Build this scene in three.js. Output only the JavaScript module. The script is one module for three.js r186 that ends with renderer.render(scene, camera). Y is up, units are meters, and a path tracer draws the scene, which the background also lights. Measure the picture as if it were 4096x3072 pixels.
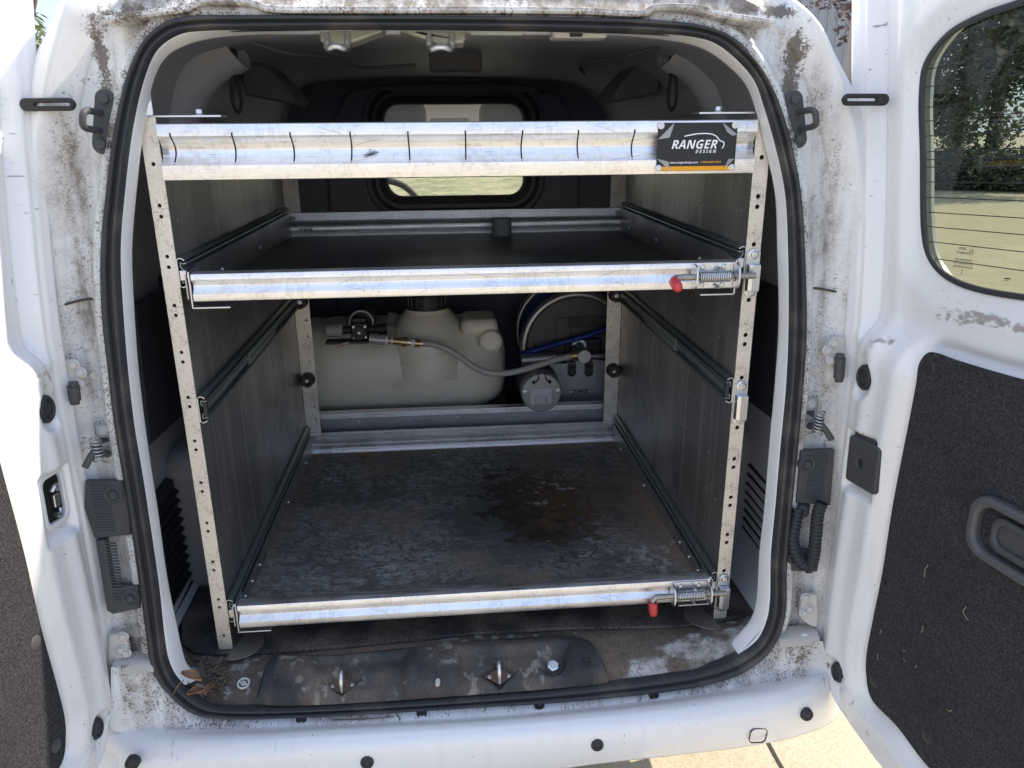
import * as THREE from 'three';
import { RoundedBoxGeometry } from 'three/addons/geometries/RoundedBoxGeometry.js';
import { mergeGeometries, mergeVertices, toCreasedNormals } from 'three/addons/utils/BufferGeometryUtils.js';
import { Brush, Evaluator, SUBTRACTION } from 'three-bvh-csg';

// ---------- camera, sky, sun, exposure ----------
const scene = new THREE.Scene();
const camera = new THREE.PerspectiveCamera(53.48, 4 / 3, 0.05, 2000);
camera.position.set(-0.0446, 1.513, 1.3434);
camera.rotation.set(-0.31866, -0.08683, -0.00818, 'YXZ');
camera.updateMatrixWorld(true);
scene.add(camera);
const SUN = new THREE.Vector3(0.66, 0.74, -0.163).normalize();
// computed sky: pale horizon, deep blue overhead, thin bright clouds
{
  const w = 512, h = 256, d = new Float32Array(w * h * 4), hs = (i, j) => { let q = Math.imul(i & 1023, 374761393) ^ Math.imul(j & 1023, 668265263); q = Math.imul(q ^ (q >>> 13), 1274126177); return ((q ^ (q >>> 16)) >>> 0) / 4294967296; };
  const vn3 = (x, y) => { const i = Math.floor(x), j = Math.floor(y), a = x - i, b = y - j, f = a * a * (3 - 2 * a), g = b * b * (3 - 2 * b); return (hs(i, j) * (1 - f) + hs(i + 1, j) * f) * (1 - g) + (hs(i, j + 1) * (1 - f) + hs(i + 1, j + 1) * f) * g; };
  for (let j = 0; j < h; j++) for (let i = 0; i < w; i++) {
    const el = ((j + .5) / h - .5) * Math.PI, az = (i + .5) / w * 2 * Math.PI - Math.PI, y = Math.sin(el), x = Math.cos(el) * Math.cos(az), z = Math.cos(el) * Math.sin(az), up = Math.max(y, 0.0);
    const t = Math.pow(1 - up, 3); let r = .20 + .52 * t, g = .36 + .44 * t, b = .72 + .24 * t;
    const px = x / (up + .18) * 1.6, pz = z / (up + .18) * 1.6; let n = 0, a = .5, k = 1; for (let o = 0; o < 5; o++) { n += a * vn3(px * k + 40 + o * 9, pz * k + 70); a *= .5; k *= 2.1; }
    let c = Math.min(1, Math.max(0, (n - .42) / .22)); c = c * c * (3 - 2 * c) * .55; r += (1.10 - r) * c; g += (1.10 - g) * c; b += (1.12 - b) * c;
    const sd = Math.max(0, x * SUN.x + y * SUN.y + z * SUN.z), gl = .9 * Math.pow(sd, 40) + .25 * Math.pow(sd, 6); r += gl; g += gl * .97; b += gl * .92;
    const q = 4 * (j * w + i); d[q] = r; d[q + 1] = g; d[q + 2] = b; d[q + 3] = 1;
  }
  const t = new THREE.DataTexture(d, w, h, THREE.RGBAFormat, THREE.FloatType); t.mapping = THREE.EquirectangularReflectionMapping; t.magFilter = t.minFilter = THREE.LinearFilter; t.wrapS = THREE.RepeatWrapping; t.needsUpdate = true;
  scene.background = t; scene.environment = t;
}
const sun = new THREE.DirectionalLight(0xfff1dc, 4.6);
sun.position.copy(SUN).multiplyScalar(30);
sun.castShadow = true;
sun.shadow.mapSize.set(4096, 4096);
Object.assign(sun.shadow.camera, { left: -8, right: 8, top: 8, bottom: -8, near: 1, far: 90 });
scene.add(sun, sun.target);
const renderer = new THREE.WebGLRenderer({ antialias: true });
renderer.setSize(1024, 768);
renderer.toneMapping = THREE.LinearToneMapping;
renderer.toneMappingExposure = 1.6;
renderer.shadowMap.enabled = true;

// ---------- small tools ----------
const V = (x, y, z) => new THREE.Vector3(x, y, z);
const v2 = (x, y) => new THREE.Vector2(x, y);
const PI = Math.PI, sin = Math.sin, cos = Math.cos, abs = Math.abs, min = Math.min, max = Math.max, hyp = Math.hypot;
const clamp = (x, a = 0, b = 1) => x < a ? a : x > b ? b : x;
const lerp = (a, b, t) => a + (b - a) * t;
const sst = (a, b, x) => { const t = clamp((x - a) / (b - a)); return t * t * (3 - 2 * t); };
let seedN = 7;
const rnd = () => { seedN = (seedN * 1664525 + 1013904223) >>> 0; return seedN / 4294967296; };
const rr = (a, b) => a + (b - a) * rnd();
// survey helpers: sight lines of the photograph, measured on a 2212 x 1659 print, give points on real planes of the van
const CQ = camera.quaternion.clone(), CP = camera.position.clone();
const sight = (px, py) => V(px - 1106, 829.5 - py, -1646.5).applyQuaternion(CQ).normalize();
const onPlane = (px, py, p0, n) => { const d = sight(px, py); return d.clone().multiplyScalar(p0.clone().sub(CP).dot(n) / d.dot(n)).add(CP); };
const AX = { x: V(1, 0, 0), y: V(0, 1, 0), z: V(0, 0, 1) };
const U = (px, py, ax, v) => onPlane(px, py, AX[ax].clone().multiplyScalar(v), AX[ax]);
// rear plane of the van: leans forward a little at the top
const RN = V(0, 0.08, 1).normalize(), RA = V(0, 1, -0.08).normalize(), RP = V(0, 1, 0.075);
const BP = (px, py, off = 0) => onPlane(px, py, RP.clone().addScaledVector(RN, off), RN);

const numbered = {};
function nm(name) { const k = numbered[name] = (numbered[name] ?? -1) + 1; return k ? name + '_' + String(k).padStart(3, '0') : name; }
function part(name, geo, mat, parent, label) {
  const m = new THREE.Mesh(geo, mat); m.name = name; m.castShadow = m.receiveShadow = true;
  if (label) m.userData.label = label;
  parent.add(m); return m;
}
function tagged(o, label, category, group) { o.userData.label = label; o.userData.category = category; if (group) o.userData.group = group; return o; }
function thing(name, label, category, group) { const g = new THREE.Group(); g.name = nm(name); tagged(g, label, category, group); scene.add(g); return g; }
function solo(name, geo, mat, label, category, group) { const m = part(nm(name), geo, mat, scene); return tagged(m, label, category, group); }
// re-seat a group's origin at p (children keep their world places)
function rebase(g, p) { for (const c of g.children) c.position.sub(p); g.position.add(p); return g; }

const plain = g => { let q = g.index ? g.toNonIndexed() : g; for (const k of Object.keys(q.attributes)) if (!['position', 'normal', 'uv'].includes(k)) q.deleteAttribute(k); if (!q.attributes.uv) q.setAttribute('uv', new THREE.BufferAttribute(new Float32Array(q.attributes.position.count * 2), 2)); if (!q.attributes.normal) q.computeVertexNormals(); q.morphAttributes = {}; return q; };
const merge = list => mergeGeometries(list.map(plain));
const at = (g, x, y, z) => g.translate(x, y, z);
const box = (w, h, d, r = 0.001, s = 2) => new RoundedBoxGeometry(w, h, d, s, min(r, w / 2.01, h / 2.01, d / 2.01));
const boxAt = (x0, x1, y0, y1, z0, z1, r) => box(abs(x1 - x0), abs(y1 - y0), abs(z1 - z0), r).translate((x0 + x1) / 2, (y0 + y1) / 2, (z0 + z1) / 2);
const tube = (pts, r, seg = 40, rad = 10, closed = false) => new THREE.TubeGeometry(new THREE.CatmullRomCurve3(pts, closed, 'centripetal'), seg, r, rad, closed);
// put geometry built about +Z at p, its +Z along dir and its +Y near up
function place(g, p, dir = V(0, 0, 1), up = V(0, 1, 0)) {
  const z = dir.clone().normalize(), x = up.clone().cross(z).normalize(), y = z.clone().cross(x);
  return g.applyMatrix4(new THREE.Matrix4().makeBasis(x, y, z).setPosition(p));
}
const cylZ = (r, h, seg = 24, r2 = r) => new THREE.CylinderGeometry(r2, r, h, seg).rotateX(PI / 2).translate(0, 0, h / 2);
const lathe = (prof, seg = 32) => new THREE.LatheGeometry(prof.map(p => v2(p[0], p[1])), seg).rotateX(PI / 2); // axis along +Z
const rod = (a, b, r, seg = 12) => { const d = b.clone().sub(a); return place(cylZ(r, d.length(), seg), a, d, abs(d.y) > .9 * d.length() ? V(0, 0, 1) : V(0, 1, 0)); };
const hexBolt = (r, h = r * .8) => merge([lathe([[0, h * .3], [r * 1.35, h * .25], [r * 1.4, 0]], 18), lathe([[0, h * 1.05], [r * .8, h * 1.05], [r, h * .95], [r, 0]], 6), lathe([[0, h * 1.02], [r * .35, h * 1.0], [r * .4, h * 1.08], [r * .55, h * 1.08], [r * .6, h * 1.04]], 14)]);
function loft(rings, closed = false, crease = 0) {
  const n = rings[0].length, pos = [], uv = [], idx = [];
  rings.forEach((r, i) => r.forEach((p, j) => { pos.push(p.x, p.y, p.z); uv.push(p.x, p.y); }));
  for (let i = 0; i + 1 < rings.length; i++) for (let j = 0; j < (closed ? n : n - 1); j++) {
    const a = i * n + j, b = i * n + (j + 1) % n, c = a + n, d = b + n; idx.push(a, b, c, b, d, c);
  }
  let g = new THREE.BufferGeometry(); g.setAttribute('position', new THREE.Float32BufferAttribute(pos, 3)); g.setAttribute('uv', new THREE.Float32BufferAttribute(uv, 2)); g.setIndex(idx);
  g.computeVertexNormals();
  return crease ? toCreasedNormals(g, crease) : g;
}
const smooth = (pts, n, closed) => new THREE.CatmullRomCurve3(pts, closed, 'centripetal').getPoints(n);
const shapeOf = (pts, curve) => { const s = new THREE.Shape(); if (curve) { s.setFromPoints(new THREE.SplineCurve([...pts, pts[0]].map(p => v2(p[0], p[1]))).getPoints(curve)); } else s.setFromPoints(pts.map(p => v2(p[0], p[1]))); return s; };
const extr = (shape, d, bev = 0, seg = 2, cs = 12) => new THREE.ExtrudeGeometry(shape, { depth: d - 2 * bev, bevelEnabled: bev > 0, bevelSize: bev, bevelThickness: bev, bevelOffset: -bev, bevelSegments: seg, curveSegments: cs }).translate(0, 0, bev);
function rrShape(w, h, r, cx = 0, cy = 0) { const s = new THREE.Shape(), x = cx - w / 2, y = cy - h / 2; r = min(r, w / 2.001, h / 2.001);
  s.moveTo(x + r, y); s.lineTo(x + w - r, y); s.absarc(x + w - r, y + r, r, -PI / 2, 0); s.lineTo(x + w, y + h - r); s.absarc(x + w - r, y + h - r, r, 0, PI / 2); s.lineTo(x + r, y + h); s.absarc(x + r, y + h - r, r, PI / 2, PI); s.lineTo(x, y + r); s.absarc(x + r, y + r, r, PI, PI * 1.5); return s; }
const circ = (x, y, r) => { const p = new THREE.Path(); p.absarc(x, y, r, 0, PI * 2, true); return p; };
// extrude a cross-section given in (a,b) along a straight run from P to Q: a along `right`, b along `up`
function run(section, P, Q, right, up, closed = true) {
  const mk = O => { const r = section.map(([a, b]) => O.clone().addScaledVector(right, a).addScaledVector(up, b)); if (closed) r.push(r[0].clone()); return r; };
  const rings = [mk(P), mk(Q)], g = loft(rings, false); const L = P.distanceTo(Q), n = rings[0].length, uv = [];
  let s = 0; for (let k = 0; k < 2; k++) { s = 0; for (let j = 0; j < n; j++) { if (j) s += rings[k][j].distanceTo(rings[k][j - 1]); uv.push(k * L, s); } }
  g.setAttribute('uv', new THREE.Float32BufferAttribute(uv, 2));
  const parts = [toCreasedNormals(g, .6)];
  if (closed) { const cap = new THREE.ShapeGeometry(shapeOf(section)); for (const O of [P, Q]) { const c = cap.clone(), p = c.attributes.position; for (let i = 0; i < p.count; i++) { const w = O.clone().addScaledVector(right, p.getX(i)).addScaledVector(up, p.getY(i)); p.setXYZ(i, w.x, w.y, w.z); } c.computeVertexNormals(); parts.push(c); } }
  return merge(parts);
}
// thicken an open polyline section into a closed outline
function thick(line, t) {
  const L = [], R = [];
  for (let i = 0; i < line.length; i++) {
    const a = line[max(0, i - 1)], b = line[min(line.length - 1, i + 1)]; let dx = b[0] - a[0], dy = b[1] - a[1]; const l = hyp(dx, dy); dx /= l; dy /= l;
    L.push([line[i][0] - dy * t / 2, line[i][1] + dx * t / 2]); R.unshift([line[i][0] + dy * t / 2, line[i][1] - dx * t / 2]);
  }
  return [...L, ...R];
}
function mapUV(g, f) { const p = g.attributes.position, uv = new Float32Array(p.count * 2); for (let i = 0; i < p.count; i++) { const r = f(p.getX(i), p.getY(i), p.getZ(i)); uv[2 * i] = r[0]; uv[2 * i + 1] = r[1]; } g.setAttribute('uv', new THREE.BufferAttribute(uv, 2)); return g; }
function boxUV(g, k = 1) { g = plain(g); const p = g.attributes.position, n = g.attributes.normal, uv = g.attributes.uv; for (let i = 0; i < p.count; i++) { const ax = abs(n.getX(i)), ay = abs(n.getY(i)), az = abs(n.getZ(i)); if (az >= ax && az >= ay) uv.setXY(i, p.getX(i) * k, p.getY(i) * k); else if (ax >= ay) uv.setXY(i, p.getZ(i) * k, p.getY(i) * k); else uv.setXY(i, p.getX(i) * k, p.getZ(i) * k); } return g; }

// ---------- noise and textures ----------
const h2 = (i, j, s) => { let h = Math.imul(i, 374761393) ^ Math.imul(j, 668265263) ^ Math.imul(s, 2246822519); h = Math.imul(h ^ (h >>> 13), 1274126177); return ((h ^ (h >>> 16)) >>> 0) / 4294967296; };
function vn(x, y, s, per = 0) { const i = Math.floor(x), j = Math.floor(y), f = x - i, g = y - j, a = f * f * (3 - 2 * f), b = g * g * (3 - 2 * g); const w = per ? q => ((q % per) + per) % per : q => q;
  const i0 = w(i), i1 = w(i + 1), j0 = w(j), j1 = w(j + 1); return lerp(lerp(h2(i0, j0, s), h2(i1, j0, s), a), lerp(h2(i0, j1, s), h2(i1, j1, s), a), b); }
function fbm(x, y, s, o = 5, per = 0) { let v = 0, a = .5, t = 0; for (let k = 0; k < o; k++) { v += a * vn(x, y, s + k * 17, per); t += a; x *= 2; y *= 2; per *= 2; a *= .5; } return v / t; }
const l2s = x => 255 * (x <= .0031308 ? 12.92 * x : 1.055 * Math.pow(x, 1 / 2.4) - .055);
// colour map from a function of (u,v) in 0..1 returning linear albedo
function cTex(w, h, f, rep) { const d = new Uint8Array(w * h * 4); for (let j = 0; j < h; j++) for (let i = 0; i < w; i++) { const c = f((i + .5) / w, (j + .5) / h), k = 4 * (j * w + i); d[k] = clamp(l2s(clamp(c[0])), 0, 255); d[k + 1] = clamp(l2s(clamp(c[1])), 0, 255); d[k + 2] = clamp(l2s(clamp(c[2])), 0, 255); d[k + 3] = c[3] === undefined ? 255 : 255 * c[3]; } return fin(new THREE.DataTexture(d, w, h), rep, true); }
function gTex(w, h, f, rep) { const d = new Uint8Array(w * h * 4); for (let j = 0; j < h; j++) for (let i = 0; i < w; i++) { const c = 255 * clamp(f((i + .5) / w, (j + .5) / h)), k = 4 * (j * w + i); d[k] = d[k + 1] = d[k + 2] = c; d[k + 3] = 255; } return fin(new THREE.DataTexture(d, w, h), rep, false); }
function fin(t, rep, srgb) { t.wrapS = t.wrapT = THREE.RepeatWrapping; t.magFilter = THREE.LinearFilter; t.minFilter = THREE.LinearMipmapLinearFilter; t.generateMipmaps = true; if (rep) t.repeat.set(rep, rep); if (srgb) t.colorSpace = THREE.SRGBColorSpace; t.needsUpdate = true; return t; }
const mix3 = (a, b, t) => [lerp(a[0], b[0], t), lerp(a[1], b[1], t), lerp(a[2], b[2], t)];
const lin = (r, g, b) => new THREE.Color().setRGB(r, g, b);
const std = (r, g, b, rough, metal = 0, o = {}) => new THREE.MeshStandardMaterial({ color: lin(r, g, b), roughness: rough, metalness: metal, side: THREE.DoubleSide, ...o });
const MAT = {};

// ---------- measured curves of the rear opening (outer seal, inner seal, white lip) ----------
const SO_ = [[342,1454],[328,1417],[321,1365],[307.6,1270],[284,1100],[273,1036],[253,916],[239,796],[226,677],[224,540],[236,410],[254.6,273],[284,154],[318,89],[355,55],[403,39],[513,36],[752,37],[1000,38],[1250,41],[1419,47],[1510,58],[1569,79],[1610,113],[1647,164],[1675,222],[1702,308],[1722,410],[1732,540],[1736,711],[1729,830],[1719,950],[1704,1100],[1694,1229],[1692,1314],[1678,1365],[1647,1410],[1600,1444],[1541,1465],[1456,1482],[1215,1506],[1044,1516],[839,1528],[649,1538],[513,1541],[441,1536],[403,1519],[369,1488]];
const SI_ = [[380,1452],[366,1420],[358,1375],[346,1265],[322,1100],[311,1028],[293,920],[279,800],[269,677],[263,540],[273,410],[290.5,273],[318,160],[345,106],[393,75],[450,68],[525,66],[752,63],[1000,64],[1250,68],[1419,74],[1500,82],[1541,94],[1585,126],[1627,175],[1648,232],[1672,315],[1693,415],[1700,540],[1701,711],[1696,830],[1685,950],[1672,1100],[1663,1200],[1661,1297],[1654,1338],[1634,1379],[1593,1410],[1524,1437],[1456,1451],[1215,1481],[1044,1496],[839,1510],[649,1519],[513,1521],[460,1515],[432,1502],[400,1476]];
const LI_ = [[428,1467],[405,1442],[396,1418],[383,1360],[363,1262],[340,1100],[329,1030],[313,920],[299,800],[290,677],[285,540],[295,410],[309,290],[333,168],[362,118],[408,92],[465,78],[530,72],[752,63],[1000,64],[1250,68],[1419,80],[1490,92],[1528,106],[1572,138],[1612,182],[1634,240],[1654,318],[1675,418],[1680,540],[1683,700],[1675,830],[1664,950],[1652,1100],[1641,1200],[1634,1305],[1622,1345],[1600,1372],[1580,1392]];
const NS = 48, SUBD = 6, ND = NS * SUBD;
const ringOf = (px, off) => smooth(px.map(q => BP(q[0], q[1], off)), ND, true).slice(0, ND);
const SO = ringOf(SO_, 0), SI = ringOf(SI_, 0);
const LI = smooth(LI_.map(q => BP(q[0], q[1], -.02)), (LI_.length - 1) * SUBD, false);
// outward directions of the outer seal curve within the rear plane
const SOn = SO.map((p, i) => { const d = SO[(i + 1) % ND].clone().sub(SO[(i + ND - 1) % ND]).normalize(); return d.cross(RN).normalize().multiplyScalar(-1); });
if (SOn[9 * SUBD].x > 0) SOn.forEach(n => n.multiplyScalar(-1));

// ---------- grime on the rear of the body: stains and mould where the photograph shows them ----------
const stains = [[205,105,16,60,1.1],[222,205,20,55,.85],[238,300,12,50,.8],[262,30,60,24,1.0],[360,14,70,16,.7],[1727,110,24,60,1.2],[1712,205,24,55,.9],[1712,290,18,40,.8],[1692,22,40,20,1.2],[1600,14,60,14,.5],[248,1405,70,34,.75],[300,1340,26,60,.6],[290,1480,50,26,.45],[1718,1395,36,40,.7],[1690,1440,40,22,.5],[1730,1290,30,70,.35],[1735,1010,24,30,.6],[330,1520,60,22,.4],[640,16,90,12,.35],[900,12,160,12,.35],[1250,12,120,12,.35]]
  .map(([px, py, rx, ry, s]) => { const a = BP(px, py), b = BP(px + rx, py), c = BP(px, py + ry); return [a.x, a.y, a.distanceTo(b), a.distanceTo(c), s]; });
const smears = [[171,430,13,150,.75],[168,640,13,120,.8],[172,820,10,90,.5],[140,560,16,160,.25],[1793,420,15,150,.75],[1784,640,15,120,.7],[1775,860,12,110,.5],[300,1400,40,40,.4],[1705,1390,34,34,.45],[262,1010,14,60,.35],[1722,960,14,60,.35]].map(([px, py, rx, ry, k]) => { const a = BP(px, py), b = BP(px + rx, py), c = BP(px, py + ry); return [a.x, a.y, a.distanceTo(b), a.distanceTo(c), k]; });
const sealDist = (() => { const n = 200, g = new Float32Array(n * n); for (let j = 0; j < n; j++) for (let i = 0; i < n; i++) { const x = -.9 + 1.8 * i / (n - 1), y = .15 + 1.8 * j / (n - 1); let m = 9; for (let k = 0; k < ND; k += 2) m = min(m, hyp(SO[k].x - x, SO[k].y - y)); g[j * n + i] = m; }
  return (x, y) => { const a = clamp((x + .9) / 1.8 * (n - 1), 0, n - 1.01), b = clamp((y - .15) / 1.8 * (n - 1), 0, n - 1.01), i = a | 0, j = b | 0, f = a - i, h = b - j; return lerp(lerp(g[j * n + i], g[j * n + i + 1], f), lerp(g[(j + 1) * n + i], g[(j + 1) * n + i + 1], f), h); }; })();
const bodyTex = cTex(2048, 2048, (u, v) => {
  const x = -.9 + 1.8 * u, y = .15 + 1.8 * v;
  let s = 0; for (const [a, b, ra, rb, k] of stains) { const e = ((x - a) / ra) ** 2 + ((y - b) / rb) ** 2; if (e < 6) s += k * Math.exp(-e); }
  const sd = sealDist(x, y);
  const n1 = fbm(x * 14, y * 9, 3, 4), n2 = fbm(x * 90, y * 60, 11, 3), n3 = vn(x * 420, y * 420, 23), n4 = vn(x * 900, y * 900, 29);
  const grain = n2 * .5 + n3 * .3 + n4 * .2;
  const inPillar = sst(.125, .07, sd), smear = fbm(x * 55, y * 3.2, 5, 4), blot = fbm(x * 22, y * 16, 7, 4);
  let sm = 0; for (const [a, b, ra, rb, k] of smears) { const e = ((x - a - .006 * sin(y * 7)) / ra) ** 2 + ((y - b) / rb) ** 2; if (e < 6) sm += k * Math.exp(-e); }
  const low = lerp(1, .22, sst(.46, .42, y) * sst(.56, .50, abs(x))), head = sst(1.692, 1.704, y) * sst(.56, .50, abs(x)), fine = n3 * .55 + n4 * .45, fibre = vn(x * 300, y * 26, 33) * .6 + fine * .4;
  const film = low * inPillar * clamp(.13 + .16 * (fine - .5) + .56 * sst(.38, .66, smear * .45 + n1 * .55) * (.45 + 1.1 * fine) + .95 * sm * (.45 + .9 * (fibre - .2)) + head * (.30 + .9 * sst(.40, .66, n1 * .5 + n2 * .3 + fine * .2)));
  let c = mix3([.84, .845, .84], mix3([.40, .385, .36], [.25, .22, .185], sst(.35, .65, n2)), clamp(film));
  // rust-brown specks packed along the seal and round fittings, thinning out within a centimetre or two
  const rim = Math.exp(-sd / .011) * .75 + .24 * inPillar * sst(.44, .62, blot);
  c = mix3(c, [.17, .135, .10], low * sst(.80, .62, fine + .36 * (1 - clamp(rim))) * 0 + low * sst(1 - .62 * rim, 1.02 - .52 * rim, fine + .12) * .85 * sst(.03, .15, rim));
  const dk = sst(.34, .70, s * (low < .5 ? .35 : .74) + (grain - .5) * 1.5 + (smear - .5) * .35);
  c = mix3(c, mix3([.065, .052, .042], [.16, .13, .10], n2), dk * .92);
  return c;
});
bodyTex.wrapS = bodyTex.wrapT = THREE.ClampToEdgeWrapping;
const bodyUV = g => mapUV(g, (x, y) => [(x + .9) / 1.8, (y - .15) / 1.8]);
MAT.body = std(1, 1, 1, .42, 0, { map: bodyTex });

// paint of the doors and bumper: white with small chips and faint scratches
const chips = (x, y, k) => { const n = vn(x * 160, y * 160, 41 + k), m = vn(x * 37, y * 37, 43 + k); return sst(.93, .97, n) * sst(.55, .8, m); };
const paintBase = (x, y, k) => { let c = [.83, .835, .835]; const f = fbm(x * 6, y * 6, 60 + k, 4), g = fbm(x * 70, y * 12, 62 + k, 3), d = vn(x * 500, y * 500, 64 + k); c = mix3(c, [.60, .585, .55], clamp((f - .45) * 1.0) * .45 + clamp((g - .58) * 2) * .18); c = mix3(c, [.3, .28, .25], sst(.88, .97, d) * sst(.4, .7, f) * .35); return mix3(c, [.14, .13, .13], chips(x, y, k) * .8); };
// alloy
const scratchTex = (base, seed, dirt) => { // brushed alloy: grain along u, nicks, thin scratches, rubbed dirt
  const sc = []; for (let i = 0; i < 46; i++) sc.push([h2(i, 1, seed), h2(i, 2, seed), (h2(i, 3, seed) - .5) * .9, .02 + .10 * h2(i, 4, seed)]);
  return cTex(1024, 1024, (u, v) => { const n = fbm(u * 8, v * 8, seed, 4, 8), m = vn(u * 14, v * 420, seed + 5) * .5 + vn(u * 40, v * 700, seed + 6) * .5, q = fbm(u * 90, v * 60, seed + 9, 3), sp = vn(u * 300, v * 300, seed + 3, 300); let k = 1 - .20 * (m - .5) - .10 * (n - .5); let c = base.map(b => b * k); c = mix3(c, [.40, .375, .33], sst(.52, .70, q * .6 + n * .4) * dirt * (.5 + .5 * m));
    for (const [a, b, an, L] of sc) { const dx = u - a, dy = v - b; if (abs(dx) < L && abs(dy) < L) { const al = dx * cos(an) + dy * sin(an), ac = abs(-dx * sin(an) + dy * cos(an)); if (ac < .0011 && al > 0 && al < L) c = mix3(c, [.30, .29, .28], .55); } }
    return mix3(c, [.10, .095, .09], sst(.90, .96, sp) * dirt * .7 * sst(.46, .6, n)); }); };
const aluTex = scratchTex([.91, .91, .91], 71, .28), aluRough = gTex(512, 512, (u, v) => .42 + .16 * (fbm(u * 6, v * 6, 91, 4, 6) - .5) + .16 * (vn(u * 10, v * 300, 93) - .5));
const rep = (t, x, y = x) => { const c = t.clone(); c.repeat.set(x, y); c.needsUpdate = true; return c; };
MAT.alu = std(1, 1, 1, 1, 1, { map: rep(aluTex, 2.2), roughnessMap: rep(aluRough, 2.2) });
MAT.postAlu = std(.93, .90, .84, .55, .7, { map: rep(scratchTex([.84, .82, .78], 171, .8), 6) });
// side sheets: dull, dark streaked alloy; u along depth, v along height (metres)
const sheetTex = cTex(1024, 1024, (u, v) => { const st = fbm(u * 120, v * 2.2, 201, 3), n = fbm(u * 5, v * 5, 203, 4), run_ = sst(.62, .78, fbm(u * 70, v * .8 + n * .4, 207, 2)), sp = vn(u * 330, v * 330, 209); const hz = vn(u * 300, v * 6, 211); let c = mix3([.34, .335, .33], [.57, .56, .55], sst(.36, .66, n)); c = c.map(q => q * (.72 + .56 * st) * (.90 + .20 * hz)); c = mix3(c, [.70, .67, .62], run_ * .45); c = mix3(c, [.12, .12, .12], clamp((st - .6) * 3) * .5); return mix3(c, [.75, .74, .7], sst(.95, .99, sp) * .5); });
MAT.sheet = std(.95, .94, .93, .42, .85, { map: sheetTex });
MAT.zinc = std(.70, .72, .74, .34, 1); MAT.zincDull = std(.46, .47, .47, .5, .85); MAT.steel = std(.42, .41, .40, .45, .9); MAT.brass = std(.50, .36, .16, .4, .9);
MAT.slide = std(.30, .34, .34, .42, .85); MAT.slideEdge = std(.62, .64, .64, .4, .9);
MAT.rubber = std(.030, .032, .038, .6); MAT.black = std(.022, .022, .024, .5); MAT.blackMatte = std(.03, .03, .032, .85); MAT.hole = std(.006, .006, .006, .95);
MAT.dkplastic = std(.062, .064, .068, .6); MAT.greyplastic = std(.085, .086, .09, .5);
MAT.red = std(.62, .06, .07, .35);
MAT.intPaint = std(.60, .61, .645, .5); MAT.liner = std(.065, .068, .082, .85); MAT.lip = new THREE.MeshPhysicalMaterial({ color: lin(.74, .75, .76), roughness: .42, clearcoat: .7, clearcoatRoughness: .15, side: THREE.DoubleSide });
const gloss = t => new THREE.MeshPhysicalMaterial({ map: t, roughness: .45, clearcoat: 1, clearcoatRoughness: .12, side: THREE.DoubleSide });
MAT.dirtyBolt = std(.56, .55, .52, .6); MAT.darkBolt = std(.055, .053, .053, .65);
MAT.ptex = (() => { const t = gTex(256, 256, (u, v) => fbm(u * 60, v * 60, 301, 2, 60)); return t; })();

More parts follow.
